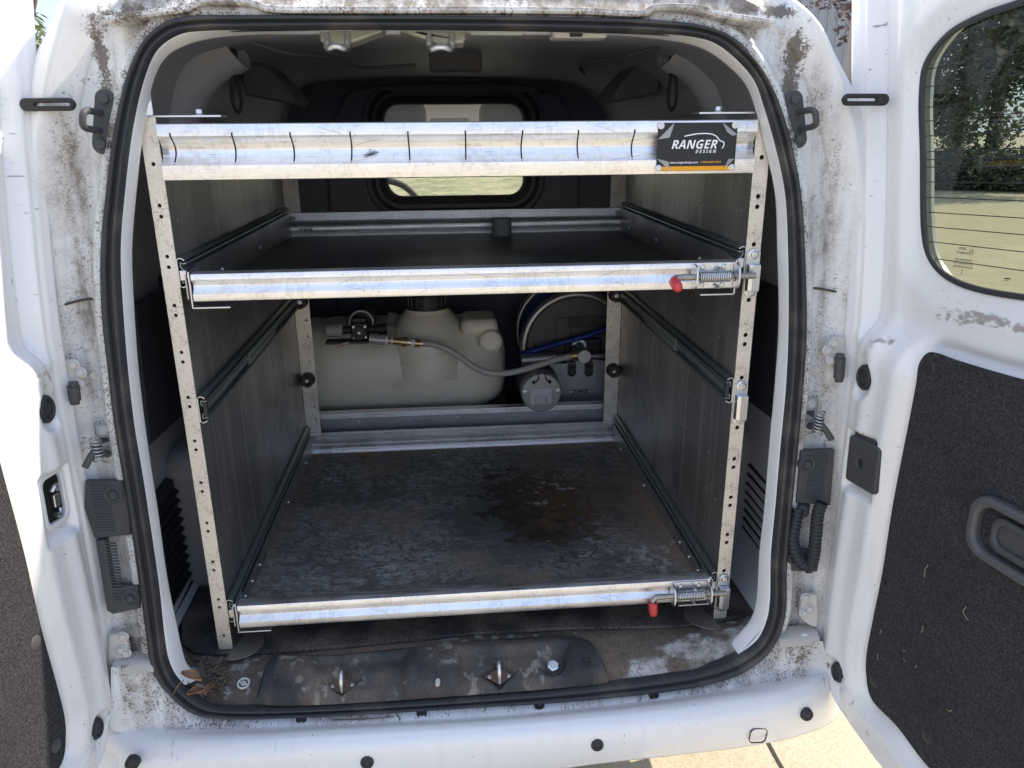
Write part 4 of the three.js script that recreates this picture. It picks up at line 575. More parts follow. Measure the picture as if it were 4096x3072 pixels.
  part('window_pane', new THREE.ShapeGeometry(rrShape(ww, wy1 - wy0, .055, cx, (wy0 + wy1) / 2)).translate(0, 0, z - .012), MAT.clear ||= new THREE.MeshPhysicalMaterial({ color: lin(.82, .84, .80), roughness: .14, transmission: 1, thickness: 0, side: THREE.DoubleSide }), bk);
  // cab: roof, seats, dashboard, windscreen pillars, wheel
  part('cab_roof', loft([[V(-.68, 1.66, -1.66), V(-.3, 1.73, -1.66), V(.3, 1.73, -1.66), V(.68, 1.66, -1.66)], [V(-.64, 1.62, -2.15), V(-.3, 1.67, -2.2), V(.3, 1.67, -2.2), V(.64, 1.62, -2.15)], [V(-.60, 1.52, -2.5), V(-.3, 1.565, -2.56), V(.3, 1.565, -2.56), V(.60, 1.52, -2.5)]]), std(.72, .69, .62, .8), van);
  for (const s of [-1, 1]) { part('cab_side', boxAt(s * .74, s * .70, .5, 1.12, -3.3, -1.64, .01), MAT.lip, van);
    part('windscreen_pillar', rod(V(s * .60, 1.54, -2.48), V(s * .68, 1.08, -3.2), .04), std(.5, .48, .44, .7), van);
    const st = part('seat', at(box(.46, .62, .16, .07, 5).rotateX(.2), s * .34, .88, -1.86), std(.11, .105, .10, .9), van); part('headrest', at(box(.255, .19, .11, .05, 6), s * .225 + .02 * (s > 0), 1.545, -1.98), MAT.headrest ||= std(.25, .24, .22, .85), st); }
  part('dashboard', loft([[V(-.7, .95, -2.55), V(.7, .95, -2.55)], [V(-.7, 1.12, -2.6), V(.7, 1.12, -2.6)], [V(-.7, 1.15, -2.75), V(.7, 1.15, -2.75)], [V(-.68, 1.08, -3.3), V(.68, 1.08, -3.3)]]), std(.07, .07, .07, .7), van);
  part('bonnet', loft([[V(-.72, 1.06, -3.28), V(.72, 1.06, -3.28)], [V(-.7, .98, -3.8), V(.7, .98, -3.8)], [V(-.66, .6, -4.1), V(.66, .6, -4.1)]]), MAT.lip, van);
  part('steering_wheel', place(new THREE.TorusGeometry(.185, .016, 10, 40), V(-.33, 1.13, -2.45), V(0, .5, 1)), MAT.dkplastic, van);
  part('mirror', at(box(.19, .05, .03, .015, 3), .0, 1.555, -2.42), std(.45, .45, .43, .4), van);
  part('windscreen', loft([[V(-.60, 1.54, -2.5), V(.60, 1.54, -2.5)], [V(-.68, 1.08, -3.24), V(.68, 1.08, -3.24)]]), MAT.clear, van);
}
// floor mat: lies on the cargo floor
{
  const m = [[393,1389],[420,1409],[496,1411],[615,1406],[756,1394],[1010,1368],[1215,1356],[1456,1352],[1538,1344],[1606,1332],[1627,1322]].map(q => U(q[0], q[1], 'y', .526)).map(p => [p.x, -p.z]);
  const s = shapeOf([[-.655, .95], [-.655, .30], [-.63, .10], ...m, [.63, .10], [.655, .30], [.655, .95]]);
  const tx = cTex(512, 512, (u, v) => { const n = fbm(u * 8, v * 8, 951, 4, 8), q = vn(u * 180, v * 180, 953, 180); return mix3([.045, .042, .040], [.21, .175, .14], clamp((n - .30) * 2) * .8).map(z => z * (.7 + .6 * q)); });
  const bp = gTex(512, 512, (u, v) => { const k = 16, x = u * k, y = v * k, i = Math.floor(x), j = Math.floor(y), o = (i + j) % 2, fx = (x - i) - .5, fy = (y - j) - .5, a = o ? fx + fy : fx - fy, b = o ? fx - fy : fx + fy; return sst(.16, .06, abs(a)) * sst(.42, .3, abs(b)); });
  const g = extr(s, .0065, .001); g.rotateX(-PI / 2).translate(0, .5195, 0); 
  solo('floor_mat', mapUV(g, (x, y, z) => [x / .20, z / .20]), std(1, 1, 1, .75, 0, { map: rep(tx, .4), bumpMap: bp, bumpScale: .004 }), 'black rubber floor mat with a raised tread under the shelving unit', 'floor mat');
}

// ---------- shelving unit ----------
const rack = thing('shelving_unit', 'aluminium shelving unit with sliding trays filling the back of the van', 'shelving unit');
const traySec = (y0, h, zf, d, rim = .022) => { const arc = []; for (let i = 0; i <= 14; i++) { const t = i / 14; arc.push([zf - .001 - d * Math.pow(sin(PI * (.06 + .88 * t)), .9) + .19 * d, y0 + h * lerp(.765, .285, t)]); } return thick([[zf - rim, y0 + h], [zf - .004, y0 + h], [zf - .001, y0 + h - .0012], [zf, y0 + h - .004], [zf, y0 + h * .79], ...arc, [zf, y0 + h * .265], [zf, y0 + .004], [zf - .001, y0 + .0012], [zf - .004, y0], [zf - rim, y0]], .0020); };
const XR = V(0, 0, 1), XU = V(0, 1, 0);
const holePx = [[330,354.5],[343.5,444],[347,468],[360,554],[364,577],[376.7,659.6],[380,681],[392.4,760.8],[395.5,781.7],[407,858],[410.5,878],[421.8,952],[425,971],[435.8,1042],[438.5,1061],[448.8,1129],[452,1147],[461.8,1213],[464,1231],[474,1294],[476.5,1311],[485.7,1372]];
const holeY = holePx.map(q => U(q[0], q[1], 'z', .001).y);
{
  const y0 = .527, y1 = 1.541;
  for (const s of [-1, 1]) {
    const rot = s < 0 ? 0 : 0;
    // front post: flange turned outward from the side sheet, with its row of holes
    const f = new THREE.Shape([v2(s * .4985, y0), v2(s * .5235, y0), v2(s * .5260, y0 + .003), v2(s * .5260, y1 - .002), v2(s * .5240, y1), v2(s * .4985, y1)]);
    for (const y of holeY) f.holes.push(circ(s * .5125, y, .0040));
    const post = part('front_post', mapUV(merge([extr(f, .0030, .0006, 1, 14), boxAt(s * .5235, s * .5262, y0 + .002, y1 - .003, -.012, .0012, .0012)]), (x, y, z) => [x - z, y]), MAT.postAlu, rack);
    for (const y of holeY) part('hole', new THREE.CircleGeometry(.0046, 14).translate(s * .5125, y, -.002), MAT.hole, post);
    // side sheet
    part('side_panel', boxUV(boxAt(s * .4995, s * .5025, y0 + .004, y1 - .01, -.947, -.001, .0008)).translate(0, 0, 0), MAT.sheet, rack);
    // back post with its flange turned inward
    const b = new THREE.Shape([v2(s * .4985, y0), v2(s * .4535, y0), v2(s * .4535, y1), v2(s * .4985, y1)]);
    const by = [1.43, 1.40, 1.235, .98, .93, .85, .78, .70, .66]; for (const y of by) b.holes.push(circ(s * .467, y, .003));
    part('back_post', mapUV(merge([extr(b, .003, .0006).translate(0, 0, -.950)]), (x, y, z) => [x + z, y]), MAT.postAlu, rack);
    // rubber buffers on the back posts
    for (const [px, py] of s < 0 ? [[655, 657], [672, 828]] : [[1324, 643], [1315, 808]]) { const p = U(px, py, 'z', -.90); p.x = s * .477; p.z = -.947; const bf = part('rubber_buffer', place(lathe([[0, .022], [.008, .022], [.009, .034], [.0165, .036], [.0195, .030], [.022, .004], [.021, 0]], 30), p), MAT.rubberBrown ||= std(.045, .04, .034, .6), rack); part('buffer_bolt', place(hexBolt(.006, .006), p.clone().add(V(0, 0, .022))), MAT.zinc, bf); }
    // foot plate
    const fp = new THREE.Shape(); fp.absarc(0, 0, .052, 0, PI); part('foot_plate', place(extr(fp, .003, .0008, 1, 24), V(s * .492, .5262, -.012), V(0, 1, 0), V(-s, 0, .25).normalize()), MAT.footPlate ||= std(.20, .18, .15, .6, .5), rack);
    // tie bracket from the post top to the body
    const tb = part('tie_bracket', merge([boxAt(s * .398, s * .512, 1.5405, 1.544, -.045, -.004, .001), place(extr(rrShape(.020, .050, .009), .004, .001), V(s * .5165, 1.565, -.012), V(s * -.5, 0, 1))]), MAT.zinc, rack);
    part('tie_strap', boxUV(loft([[V(s * .36, 1.531, -.06), V(s * .36, 1.531, -.03)], [V(s * .42, 1.538, -.045), V(s * .42, 1.538, -.006)], [V(s * .50, 1.5395, -.045), V(s * .50, 1.5395, -.004)]])), MAT.zinc, tb);
    part('bolt', place(hexBolt(.0078, .009), V(s * .436, 1.544, -.02), V(0, 1, 0), V(.3, 0, -1)), MAT.zinc, tb);
    part('bolt', place(hexBolt(.0088, .008), V(s * .517, 1.572, -.007), V(s * -.55, .2, 1)), MAT.zincDull, tb);
    // small fasteners through the side sheet
    const sp = [[436,668],[449.5,761.5],[496,723],[501.5,717.7],[475,938],[487,1022],[498,1102],[518,885],[522,878],[532.5,956],[528,963],[542,1030.5],[537.6,1039],[551,1102],[606.7,849],[613.5,910],[600,784],[459.7,457],[467,455.6],[407.8,470],[384,476],[481,1130],[509,1182]];
    for (const q of sp) { const p = U(q[0], q[1], 'x', -.499); part('rivet', place(lathe([[0, .0012], [.0024, .0009], [.0034, 0]], 10), V(s * .4994, p.y, p.z), V(-s, 0, 0)), MAT.slideEdge, rack); }
  }
  // top shelf: fluted front rail, deck and back rail
  const top = part('top_shelf', merge([run(traySec(1.443, .087, .012, .0195, .05), V(-.4965, 0, 0), V(.4965, 0, 0), XR, XU)]), MAT.alu, rack);
  part('shelf_deck', boxUV(boxAt(-.498, .498, 1.4445, 1.4475, -.94, -.03, .001)), MAT.sheet, top);
  part('back_rail', boxUV(boxAt(-.455, .455, 1.4415, 1.4435, -.944, -.90, .001)), MAT.alu, top);
  for (const px of [376, 508, 633, 759, 884, 1005, 1127, 1247, 1365]) { const x = U(px, 316, 'z', .0).x; const l = [[.0126, 1.5165], [.0124, 1.5118]]; for (let i = 0; i <= 10; i++) { const t = i / 10; l.push([.011 - .0195 * Math.pow(sin(PI * (.06 + .88 * t)), .9) + .19 * .0195 + .0004, 1.443 + .087 * lerp(.765, .285, t)]); } const c = smooth(l.map(q => V(x + .0008 * sin(q[1] * 60 + x * 40), q[1], q[0])), 40); part('divider_slot', loft([c.map(p => p.clone().add(V(-.0012, 0, .0012))), c.map(p => p.clone().add(V(.0012, 0, .0012)))]), MAT.hole, top); }
  // black rubbed scuffs on the rail
  { const al = (sd) => gTex(128, 64, (u, v) => { const e = 4 * u * (1 - u) * 4 * v * (1 - v), b = abs(v - .25 - .5 * u * u); return sst(.35, .75, e * .7 + (fbm(u * 8, v * 26, sd, 3) - .5) * 1.3 - b * 1.1); });
    const mk = (px0, px1, y0, y1, z, sd) => { const a = U(px0, 320, 'z', z).x, b = U(px1, 320, 'z', z).x; return part('scuff', new THREE.PlaneGeometry(b - a, y1 - y0).translate((a + b) / 2, (y0 + y1) / 2, z), std(.05, .05, .05, .8, 0, { alphaMap: al(sd), transparent: true }), top); };
    const g2 = mk(765, 830, 1.474, 1.496, 0, 1301); const p = g2.geometry; const l = new THREE.PlaneGeometry(1, 1, 12, 8), q = l.attributes.position, x0 = U(772, 320, 'z', 0).x, x1 = U(828, 320, 'z', 0).x; for (let i = 0; i < q.count; i++) { const t = q.getY(i) + .5, y = lerp(1.471, 1.494, t), k = clamp((1.50955 - y) / .04176); q.setXYZ(i, lerp(x0, x1, q.getX(i) + .5), y, .0125 - .001 - .0195 * Math.pow(max(0, sin(PI * (.06 + .88 * k))), .9) + .19 * .0195 + .0011); } l.computeVertexNormals(); g2.geometry = l; }
  // printed plate on the rail
  const A = U(1425, 265, 'z', .0145), Bq = U(1597, 264, 'z', .0145), Cq = U(1418, 370, 'z', .0145), w = (Bq.x - A.x), h = (A.y - Cq.y), cx = (A.x + Bq.x) / 2 - .002, cy = (A.y + Cq.y) / 2;
  const plate = part('sign_plate', at(box(w, h, .0022, .0008), cx, cy, .0135), MAT.black, top);
  const cv = document.createElement('canvas'); cv.width = 1024; cv.height = 600; const g = cv.getContext('2d');
  g.fillStyle = '#171a22'; g.fillRect(0, 0, 1024, 600); g.fillStyle = '#eda613'; g.fillRect(0, 545, 1024, 55);
  g.fillStyle = '#f4f6f8'; g.font = 'italic bold 152px sans-serif'; g.textAlign = 'left';
  const fit = (t, x, y, wd) => { const m = g.measureText(t).width; g.save(); g.translate(x, y); g.scale(wd / m, 1); g.fillText(t, 0, 0); g.restore(); };
  fit('RANGER', 168, 322, 602); g.font = 'italic bold 58px sans-serif'; fit('D E S I G N', 492, 378, 270);
  g.font = 'bold 34px sans-serif'; fit('www.rangerdesign.com', 168, 508, 372); g.fillStyle = '#f0a91c'; fit('1-800-565-5321', 570, 506, 272);
  g.strokeStyle = '#f4f6f8'; g.lineCap = 'round'; g.lineWidth = 14; g.beginPath(); g.moveTo(345, 166); g.bezierCurveTo(480, 130, 640, 122, 720, 150); g.bezierCurveTo(770, 168, 785, 205, 805, 222); g.bezierCurveTo(835, 238, 860, 232, 864, 262); g.bezierCurveTo(866, 285, 856, 305, 846, 318); g.stroke();
  g.fillStyle = '#f4f6f8'; g.beginPath(); g.moveTo(335, 170); g.lineTo(520, 128); g.lineTo(520, 142); g.fill();
  const ct = new THREE.CanvasTexture(cv); ct.colorSpace = THREE.SRGBColorSpace; ct.anisotropy = 8;
  part('print', new THREE.PlaneGeometry(w - .0012, h - .0012).translate(cx, cy, .01500), std(1, 1, 1, .38, 0, { map: ct }), plate);
  const film = new THREE.MeshPhysicalMaterial({ color: lin(.75, .76, .76), roughness: .35, transmission: .55, thickness: 0, side: THREE.DoubleSide });
  const pp = (u, v, o) => V(cx + (u - .5) * w, cy + (.5 - v) * h, .0152 + o);
  for (const t of [[[0, .34, .0004], [.20, 0, .0004], [.14, .30, .004], [.10, .26, .003], [.03, .28, .0035]], [[.80, 0, .0004], [1, .25, .0004], [.93, .28, .004], [.86, .20, .003]], [[0, .74, .0004], [.18, 1, .0004], [.14, .80, .0035], [.06, .78, .003]], [[.86, .97, .0004], [.99, .75, .0004], [.90, .76, .003], [.87, .90, .0035]]]) { const gg = new THREE.BufferGeometry(); const q = t.map(z => pp(...z)), pos = []; for (let i = 1; i + 1 < q.length; i++) for (const k of [q[0], q[i], q[i + 1]]) pos.push(k.x, k.y, k.z); gg.setAttribute('position', new THREE.Float32BufferAttribute(pos, 3)); gg.computeVertexNormals(); part('peeling_film', plain(gg), film, plate); }
  part('rivet', place(lathe([[0, .001], [.0018, .001], [.002, .0028], [.0050, .0022], [.0058, 0]], 22), pp(.035, .06, 0)), std(.8, .8, .8, .4), plate); part('rivet', place(lathe([[0, .001], [.0018, .001], [.002, .0028], [.0050, .0022], [.0058, 0]], 22), pp(.965, .06, 0)), std(.8, .8, .8, .4), plate);
  part('screw', place(hexBolt(.0042, .004), pp(.025, .94, 0)), MAT.zinc, plate); part('screw', place(hexBolt(.0042, .004), pp(.965, .94, 0)), MAT.zinc, plate);
  for (const s of [-1, 1]) part('end_bolt', place(hexBolt(.004, .003), V(s * .492, 1.488, .002), V(-s, 0, .3)), MAT.zincDull, top);
}
// telescopic slide: outer channel on the sheet, inner channel, ball cage
function slide(s, y, z0, parent, open) {
  const h = .050, x = s * .4985, R = V(-s, 0, 0), o = (a, b) => [a, b];
  const outer = thick([[.0135, h / 2 - .004], [.0105, h / 2 - .0015], [.006, h / 2], [.001, h / 2 - .002], [.001, -h / 2 + .002], [.006, -h / 2], [.0105, -h / 2 + .0015], [.0135, -h / 2 + .004]], .0018);
  const P = V(x, y, z0), Q = V(x, y, -.935);
  const sl = part('slide_rail', run(outer, P, Q, R, XU), MAT.slide, parent);
  const inner = thick([[.016, .0165], [.011, .0155], [.0065, .0175], [.0062, .010], [.011, .004], [.011, -.004], [.0062, -.010], [.0065, -.0175], [.011, -.0155], [.016, -.0165]], .0016);
  part('inner_rail', run(inner, P.clone().add(V(0, 0, .001)), Q, R, XU), MAT.slide, sl);
  const edgeS = run(thick([[.0135, h / 2 - .004], [.0105, h / 2 - .0015], [.006, h / 2], [.001, h / 2 - .002], [.001, -h / 2 + .002], [.006, -h / 2], [.0105, -h / 2 + .0015], [.0135, -h / 2 + .004]], .0019), P.clone().add(V(0, 0, .0012)), P, R, XU); part('rail_end', edgeS, MAT.slideEdge, sl);
  if (open) {
    part('cage', merge([boxAt(0, .0016, -.011, .011, -.62, -.33, .0004).translate(x - s * .0135 - .0008, y, 0), boxAt(-.003, .003, .010, .0125, -.62, -.33, .0004).translate(x - s * .011, y, 0), boxAt(-.003, .003, -.0125, -.010, -.62, -.33, .0004).translate(x - s * .011, y, 0)]), MAT.slideEdge2 ||= std(.35, .38, .38, .45, .7), sl);
    for (let i = 0; i < 14; i++) part('slot', boxAt(-.0004, .0004, -.003, .003, -.0012, .0012, .0001).translate(x - s * .0148, y, -.345 - i * .0195), MAT.hole, sl);
    for (let i = 0; i < 15; i++) for (const k of [-1, 1]) part('ball', new THREE.SphereGeometry(.0030, 8, 6).translate(x - s * .0112, y + k * .0155, -.34 - i * .0188), MAT.zinc, sl);
    part('stop', merge([boxAt(-.004, .004, -.014, .014, -.006, .003, .002).translate(x - s * .0125, y, z0)]), MAT.black, sl);
  }
}
for (const s of [-1, 1]) slide(s, 1.040, 0, rack, true);
// spring latch on a tray: plate with two ears, rod bent into a red handle, coil spring
function latch(tray, x, y, z, down) {
  const l = part('latch_plate', merge([at(box(.072, .046, .003, .001), x, y, z), place(extr(rrShape(.034, .044, .014), .004, .001), V(x - .040, y, z + .012), V(1, 0, 0)), place(extr(rrShape(.034, .044, .014), .004, .001), V(x + .036, y, z + .012), V(1, 0, 0))]), MAT.zinc, tray);
  for (const a of [-.022, .016]) for (const b of [-.016, .016]) part('bolt', place(hexBolt(.0042, .005), V(x + a, y + b, z + .0015)), MAT.zinc, l);
  for (const b of [-.017, .015]) part('stud', rod(V(x + .002, y + b, z), V(x + .006, y + b - .002, z + .016), .0032, 10), MAT.zinc, l);
  const r = .0058, zz = z + .014; 
  part('latch_rod', merge([rod(V(x - .062, y, zz), V(x + .072, y, zz), r, 16), tube(down ? [V(x - .060, y, zz), V(x - .074, y - .001, zz), V(x - .080, y - .008, zz), V(x - .080, y - .018, zz)] : [V(x - .060, y, zz), V(x - .074, y - .001, zz + .002), V(x - .080, y - .003, zz + .010), V(x - .079, y - .008, zz + .022)], r, 20, 14)]), MAT.rodSteel ||= std(.40, .37, .34, .42, .9), l);
  const kp = down ? V(x - .080, y - .012, zz) : V(x - .080, y - .004, zz + .012), kd = down ? V(.06, -1, .12) : V(.05, -.30, 1);
  part('red_knob', place(lathe([[0, .031], [.004, .0305], [.0078, .027], [.0092, .021], [.0092, .002], [.008, 0]], 24), kp, kd, V(0, .2, 1)), MAT.red, l);
  const coil = []; for (let i = 0; i <= 320; i++) { const t = i / 320, a = t * 2 * PI * 17; coil.push(V(x - .030 + .056 * t, y + .0088 * cos(a), zz + .0088 * sin(a))); }
  part('spring', tube(coil, .0013, 500, 6), MAT.zinc, l);
  part('split_pin', tube([V(x + .028, y + .008, zz + .009), V(x + .031, y + .001, zz + .010), V(x + .033, y - .006, zz + .009), V(x + .029, y - .006, zz + .010)], .0009, 20, 6), MAT.black, l);
}
function makeTray(name, y0, h, base, wallTop, deckMat, slideY, down) {
  const t = part(name, run(traySec(y0, h, .020, .010, .024), V(-.473, 0, 0), V(.476, 0, 0), XR, XU), MAT.alu, rack);
  const bh = wallTop - base, fy = y0 + .003, tilt = g => { const p = g.attributes.position; for (let i = 0; i < p.count; i++) if (p.getY(i) < base + .0005) p.setY(i, p.getY(i) + (fy - base) * clamp(1 + p.getZ(i) / .93)); g.computeVertexNormals(); return g; };
  part('back_channel', run(thick([[.022, bh], [.003, bh], [0, bh - .003], [0, bh * .66], [.003, bh * .62], [.012, bh * .45], [.013, bh * .25], [.008, .004], [.024, .001]], .0022).map(([a, b]) => [a, b]), V(-.486, base, -.944), V(.486, base, -.944), XR, XU), MAT.alu, t);
  part('tray_deck', tilt(boxUV(new THREE.BoxGeometry(.968, .003, .934).translate(0, base - .0015, -.463))), deckMat, t);
  for (const s of [-1, 1]) {
    const sh = shapeOf([[.018, y0 + .004], [.018, y0 + h - .002], [-.02, wallTop - .004], [-.06, wallTop], [-.942, wallTop], [-.942, base - .003], [0, fy - .003]]);
    part('tray_wall', mapUV(extr(sh, .0022).rotateY(-PI / 2).translate(s * .4825 + .0011, 0, 0), (x, y, z) => [z, y]), MAT.sheet, t);
    for (const z of [-.06, -.12, -.19, -.52, -.80]) part('bolt', place(hexBolt(.0044, .004), V(s * .480, lerp(fy, base, -z / .93) + .020, z), V(-s, 0, 0)), MAT.zinc, t);
    part('bolt', place(hexBolt(.005, .004), V(s * .474, wallTop - .014, -.940 + .003)), MAT.zincDull, t);
    for (const x of [.452, .438, .425]) part('bolt', place(hexBolt(.0038, .004), V(s * x, base + .02, -.92)), MAT.zincDull, t);
    // end cap and lug under the front rail
    part('end_plate', merge([boxAt(s * .4755, s * .4785, y0 - .012, y0 + h + .004, -.03, .019, .0008), boxAt(s * .415, s * .4785, y0 - .014, y0 - .011, -.024, .016, .001)]), MAT.zinc, t);
    part('bolt', place(hexBolt(.004, .004), V(s * .481, y0 + h - .006, .008), V(s, 0, .4)), MAT.zinc, t);
    part('slide_stop', at(box(.012, .018, .012, .002), s * .4885, slideY - .004, .004), MAT.zinc, t);
    slide(s, slideY, .004, t, false);
  }
  latch(t, U(1546, 597, 'z', .035).x, y0 + h * .52, .0225, down);
  return t;
}
const midTray = makeTray('sliding_tray', 1.243, .047, 1.232, 1.298, std(.22, .235, .25, .42, .5, { map: sheetTex }), 1.290, false);
const floorTex = cTex(1024, 1024, (u, v) => {
  const x = u - .5, z = -v; // metres
  const warp = fbm(x * 3, z * 3, 971, 4), n = fbm(x * 7 + warp, z * 16, 973, 5), st = fbm(x * 26, z * 150, 975, 4), bl = fbm(x * 5 + 3, z * 5, 977, 5), fine = vn(x * 480, z * 480, 979), ch = fbm(x * 60, z * 60, 981, 4);
  const rg = (a, b, sd) => 1 - abs(2 * fbm(x * a + warp * .6, z * b, sd, 4) - 1), crack = sst(.80, .95, rg(34, 60, 1201)) * .7 + sst(.84, .96, rg(90, 150, 1203)) * .5, fib = vn(x * 110, z * 420, 1205);
  const wear = sst(.38, .58, bl * .5 + n * .35 + (ch - .5) * .35 + .10 - .10 * sst(-.28, -.02, z));
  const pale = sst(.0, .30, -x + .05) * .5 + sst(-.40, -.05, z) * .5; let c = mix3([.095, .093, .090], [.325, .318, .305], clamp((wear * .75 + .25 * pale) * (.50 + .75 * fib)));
  c = mix3(c, [.040, .039, .038], clamp(crack * (.35 + .45 * wear)));
  c = mix3(c, [.25, .195, .135], sst(.52, .70, fbm(x * 4 + 9, z * 5, 1207, 4)) * .55 + sst(.41, .48, abs(x) + .04 * (ch - .5)) * .45 + sst(-.84, -.92, z) * .45);
  const e = ((x - .17 + .06 * (n - .5)) / .15) ** 2 + ((z + .46 + .1 * (ch - .5)) / .24) ** 2; c = mix3(c, [.020, .014, .008], .95 * clamp(sst(.16, .50, Math.exp(-e) * .9 + (ch - .5) * .9 + (n - .5) * .4 + (bl - .5) * .4)));
  const e2 = ((x - .27) / .22) ** 2 + ((z + .52) / .34) ** 2; c = mix3(c, [.13, .085, .045], sst(.35, .75, Math.exp(-e2) * .8 + (ch - .5) * .8) * .6);
  const w = sst(.66, .72, ch * .6 + bl * .4); c = mix3(c, [.46, .45, .42], w * .6);
  return c.map(q => q * (.78 + .44 * fine));
});
const lowTray = makeTray('sliding_tray', .586, .051, .553, .616, std(1, 1, 1, .72, 0, { map: floorTex, bumpMap: gTex(512, 512, (u, v) => fbm(u * 40, v * 160, 985, 3)), bumpScale: .0012 }), .617, true);
lowTray.children.find(c => c.name == 'tray_deck').geometry = mapUV(lowTray.children.find(c => c.name == 'tray_deck').geometry, (x, y, z) => [x + .5, -z]);
// latch keepers on the right post
for (const [px, py] of [[1620, 592], [1595, 872], [1565, 1282]]) {
  const p = U(px, py, 'z', .006), x = .5125; const k = part('latch_catch', merge([boxAt(x - .013, x + .013, p.y - .040, p.y + .040, .0032, .006, .001), place(extr(shapeOf([[-.012, 0], [-.010, .010], [-.004, .013], [.010, .013], [.012, .008], [.012, 0]]), .050, .002), V(x, p.y - .018 + .025 - .0, .006), V(0, -1, 0), V(0, 0, 1)).translate(0, .012, 0)]), MAT.zinc, rack);
  for (const d of [-.033, .036]) part('bolt', place(hexBolt(.0072, .006), V(x, p.y + d, .006)), MAT.zinc, k);
}

// ---------- behind the shelving: tank, pump, hose, reel ----------
{
  const tank = thing('water_tank', 'off-white plastic water tank lying behind the shelves', 'water tank');
  const tTex = cTex(512, 512, (u, v) => { const n = fbm(u * 7, v * 7, 1001, 5, 7), q = fbm(u * 40, v * 40, 1003, 3, 40), d = vn(u * 90, v * 90, 1005, 90); let c = mix3([.74, .70, .58], [.66, .615, .50], clamp(n * 1.5 - .35)); c = mix3(c, [.20, .18, .13], sst(.66, .80, n) * .15 + sst(.955, .98, d) * .7); return c.map(w => w * (.97 + .06 * q)); });
  const tm = std(1, 1, 1, .38, 0, { map: rep(tTex, 2) });
  const xL = -.62, xR = .15, cy = .757, cz = -1.225, rings = [];
  for (let i = 0; i <= 60; i++) { const u = i / 60, x = lerp(xL, xR, u), e = min(x - xL, xR - x), k = Math.pow(clamp(1 - (1 - clamp(e / .14)) ** 2), .5), groove = 1 - .028 * Math.exp(-(((x + .012) / .012) ** 2)) - .028 * Math.exp(-(((x + .46) / .014) ** 2)); const ry = (.068 + .092 * k) * groove, rz = (.07 + .105 * k) * groove;
    rings.push([...Array(49)].map((_, j) => { const a = j / 48 * 2 * PI, ca = cos(a), sa = sin(a), p = .80; return V(x, cy + ry * Math.sign(sa) * Math.pow(abs(sa), p), cz + rz * Math.sign(ca) * Math.pow(abs(ca), p)); })); }
  const cap = k => { const c = V(0, 0, 0); rings[k].forEach(p => c.addScaledVector(p, 1 / rings[k].length)); return rings[k].map(() => c.clone()); };
  rings.unshift(cap(0)); rings.push(cap(rings.length - 1));
  part('tank_body', mapUV(loft(rings), (x, y, z) => [x, y - z]), tm, tank);
  const nx = -.108, nz = -1.16, capY = U(918, 671, 'z', -1.10).y;
  part('neck', lathe([[.142, -.15], [.141, -.09], [.132, -.035], [.114, .008], [.092, .036], [.078, .052], [.074, .056], [.070, .066]], 40).rotateX(-PI / 2).translate(nx, capY - .068, nz), tm, tank);
  const capm = part('filler_cap', lathe([[0, .052], [.050, .052], [.058, .046], [.062, .030], [.063, .006], [.067, .002], [.067, -.006]], 40).rotateX(-PI / 2).translate(nx, capY, nz), MAT.black, tank);
  for (let i = 0; i < 18; i++) { const a = i / 18 * 2 * PI; part('grip', at(box(.006, .034, .006, .002), nx + .0635 * cos(a), capY + .022, nz + .0635 * sin(a)), MAT.black, capm); }
  // shoulder lug with a round sump on the right end
  part('shoulder', at(box(.12, .06, .16, .025, 5), .062, .905, -1.15), tm, tank);
  part('moulded_socket', place(lathe([[0, -.010], [.028, -.010], [.030, -.004], [.034, .005], [.037, .001], [.037, -.02]], 30), U(1060, 738, 'z', -1.055)), tm, tank);
  const low = part('tank_saddle', boxAt(-.60, .16, .588, .60, -1.38, -1.06, .004), MAT.steel, tank);
  rebase(tank, V(-.235, .588, -1.22));
}
{
  // frame rail behind the lower tray that carries the tank and the reel
  const fr = thing('cross_rail', 'flat aluminium cross rail with a dark lower face behind the lower tray', 'rail');
  part('rail_top', boxUV(boxAt(-.52, .52, .644, .662, -1.02, -.985, .002)), MAT.alu, fr);
  part('rail_face', boxUV(boxAt(-.52, .52, .527, .642, -.998, -.992, .001)), MAT.railFace ||= std(.42, .43, .47, .5, .8, { map: aluTex }), fr);
  for (const x of [-.02, .3, -.34]) part('screw', place(hexBolt(.005, .004), V(x, .628, -.992)), MAT.zincDull, fr);
  rebase(fr, V(0, .527, -.995));
}
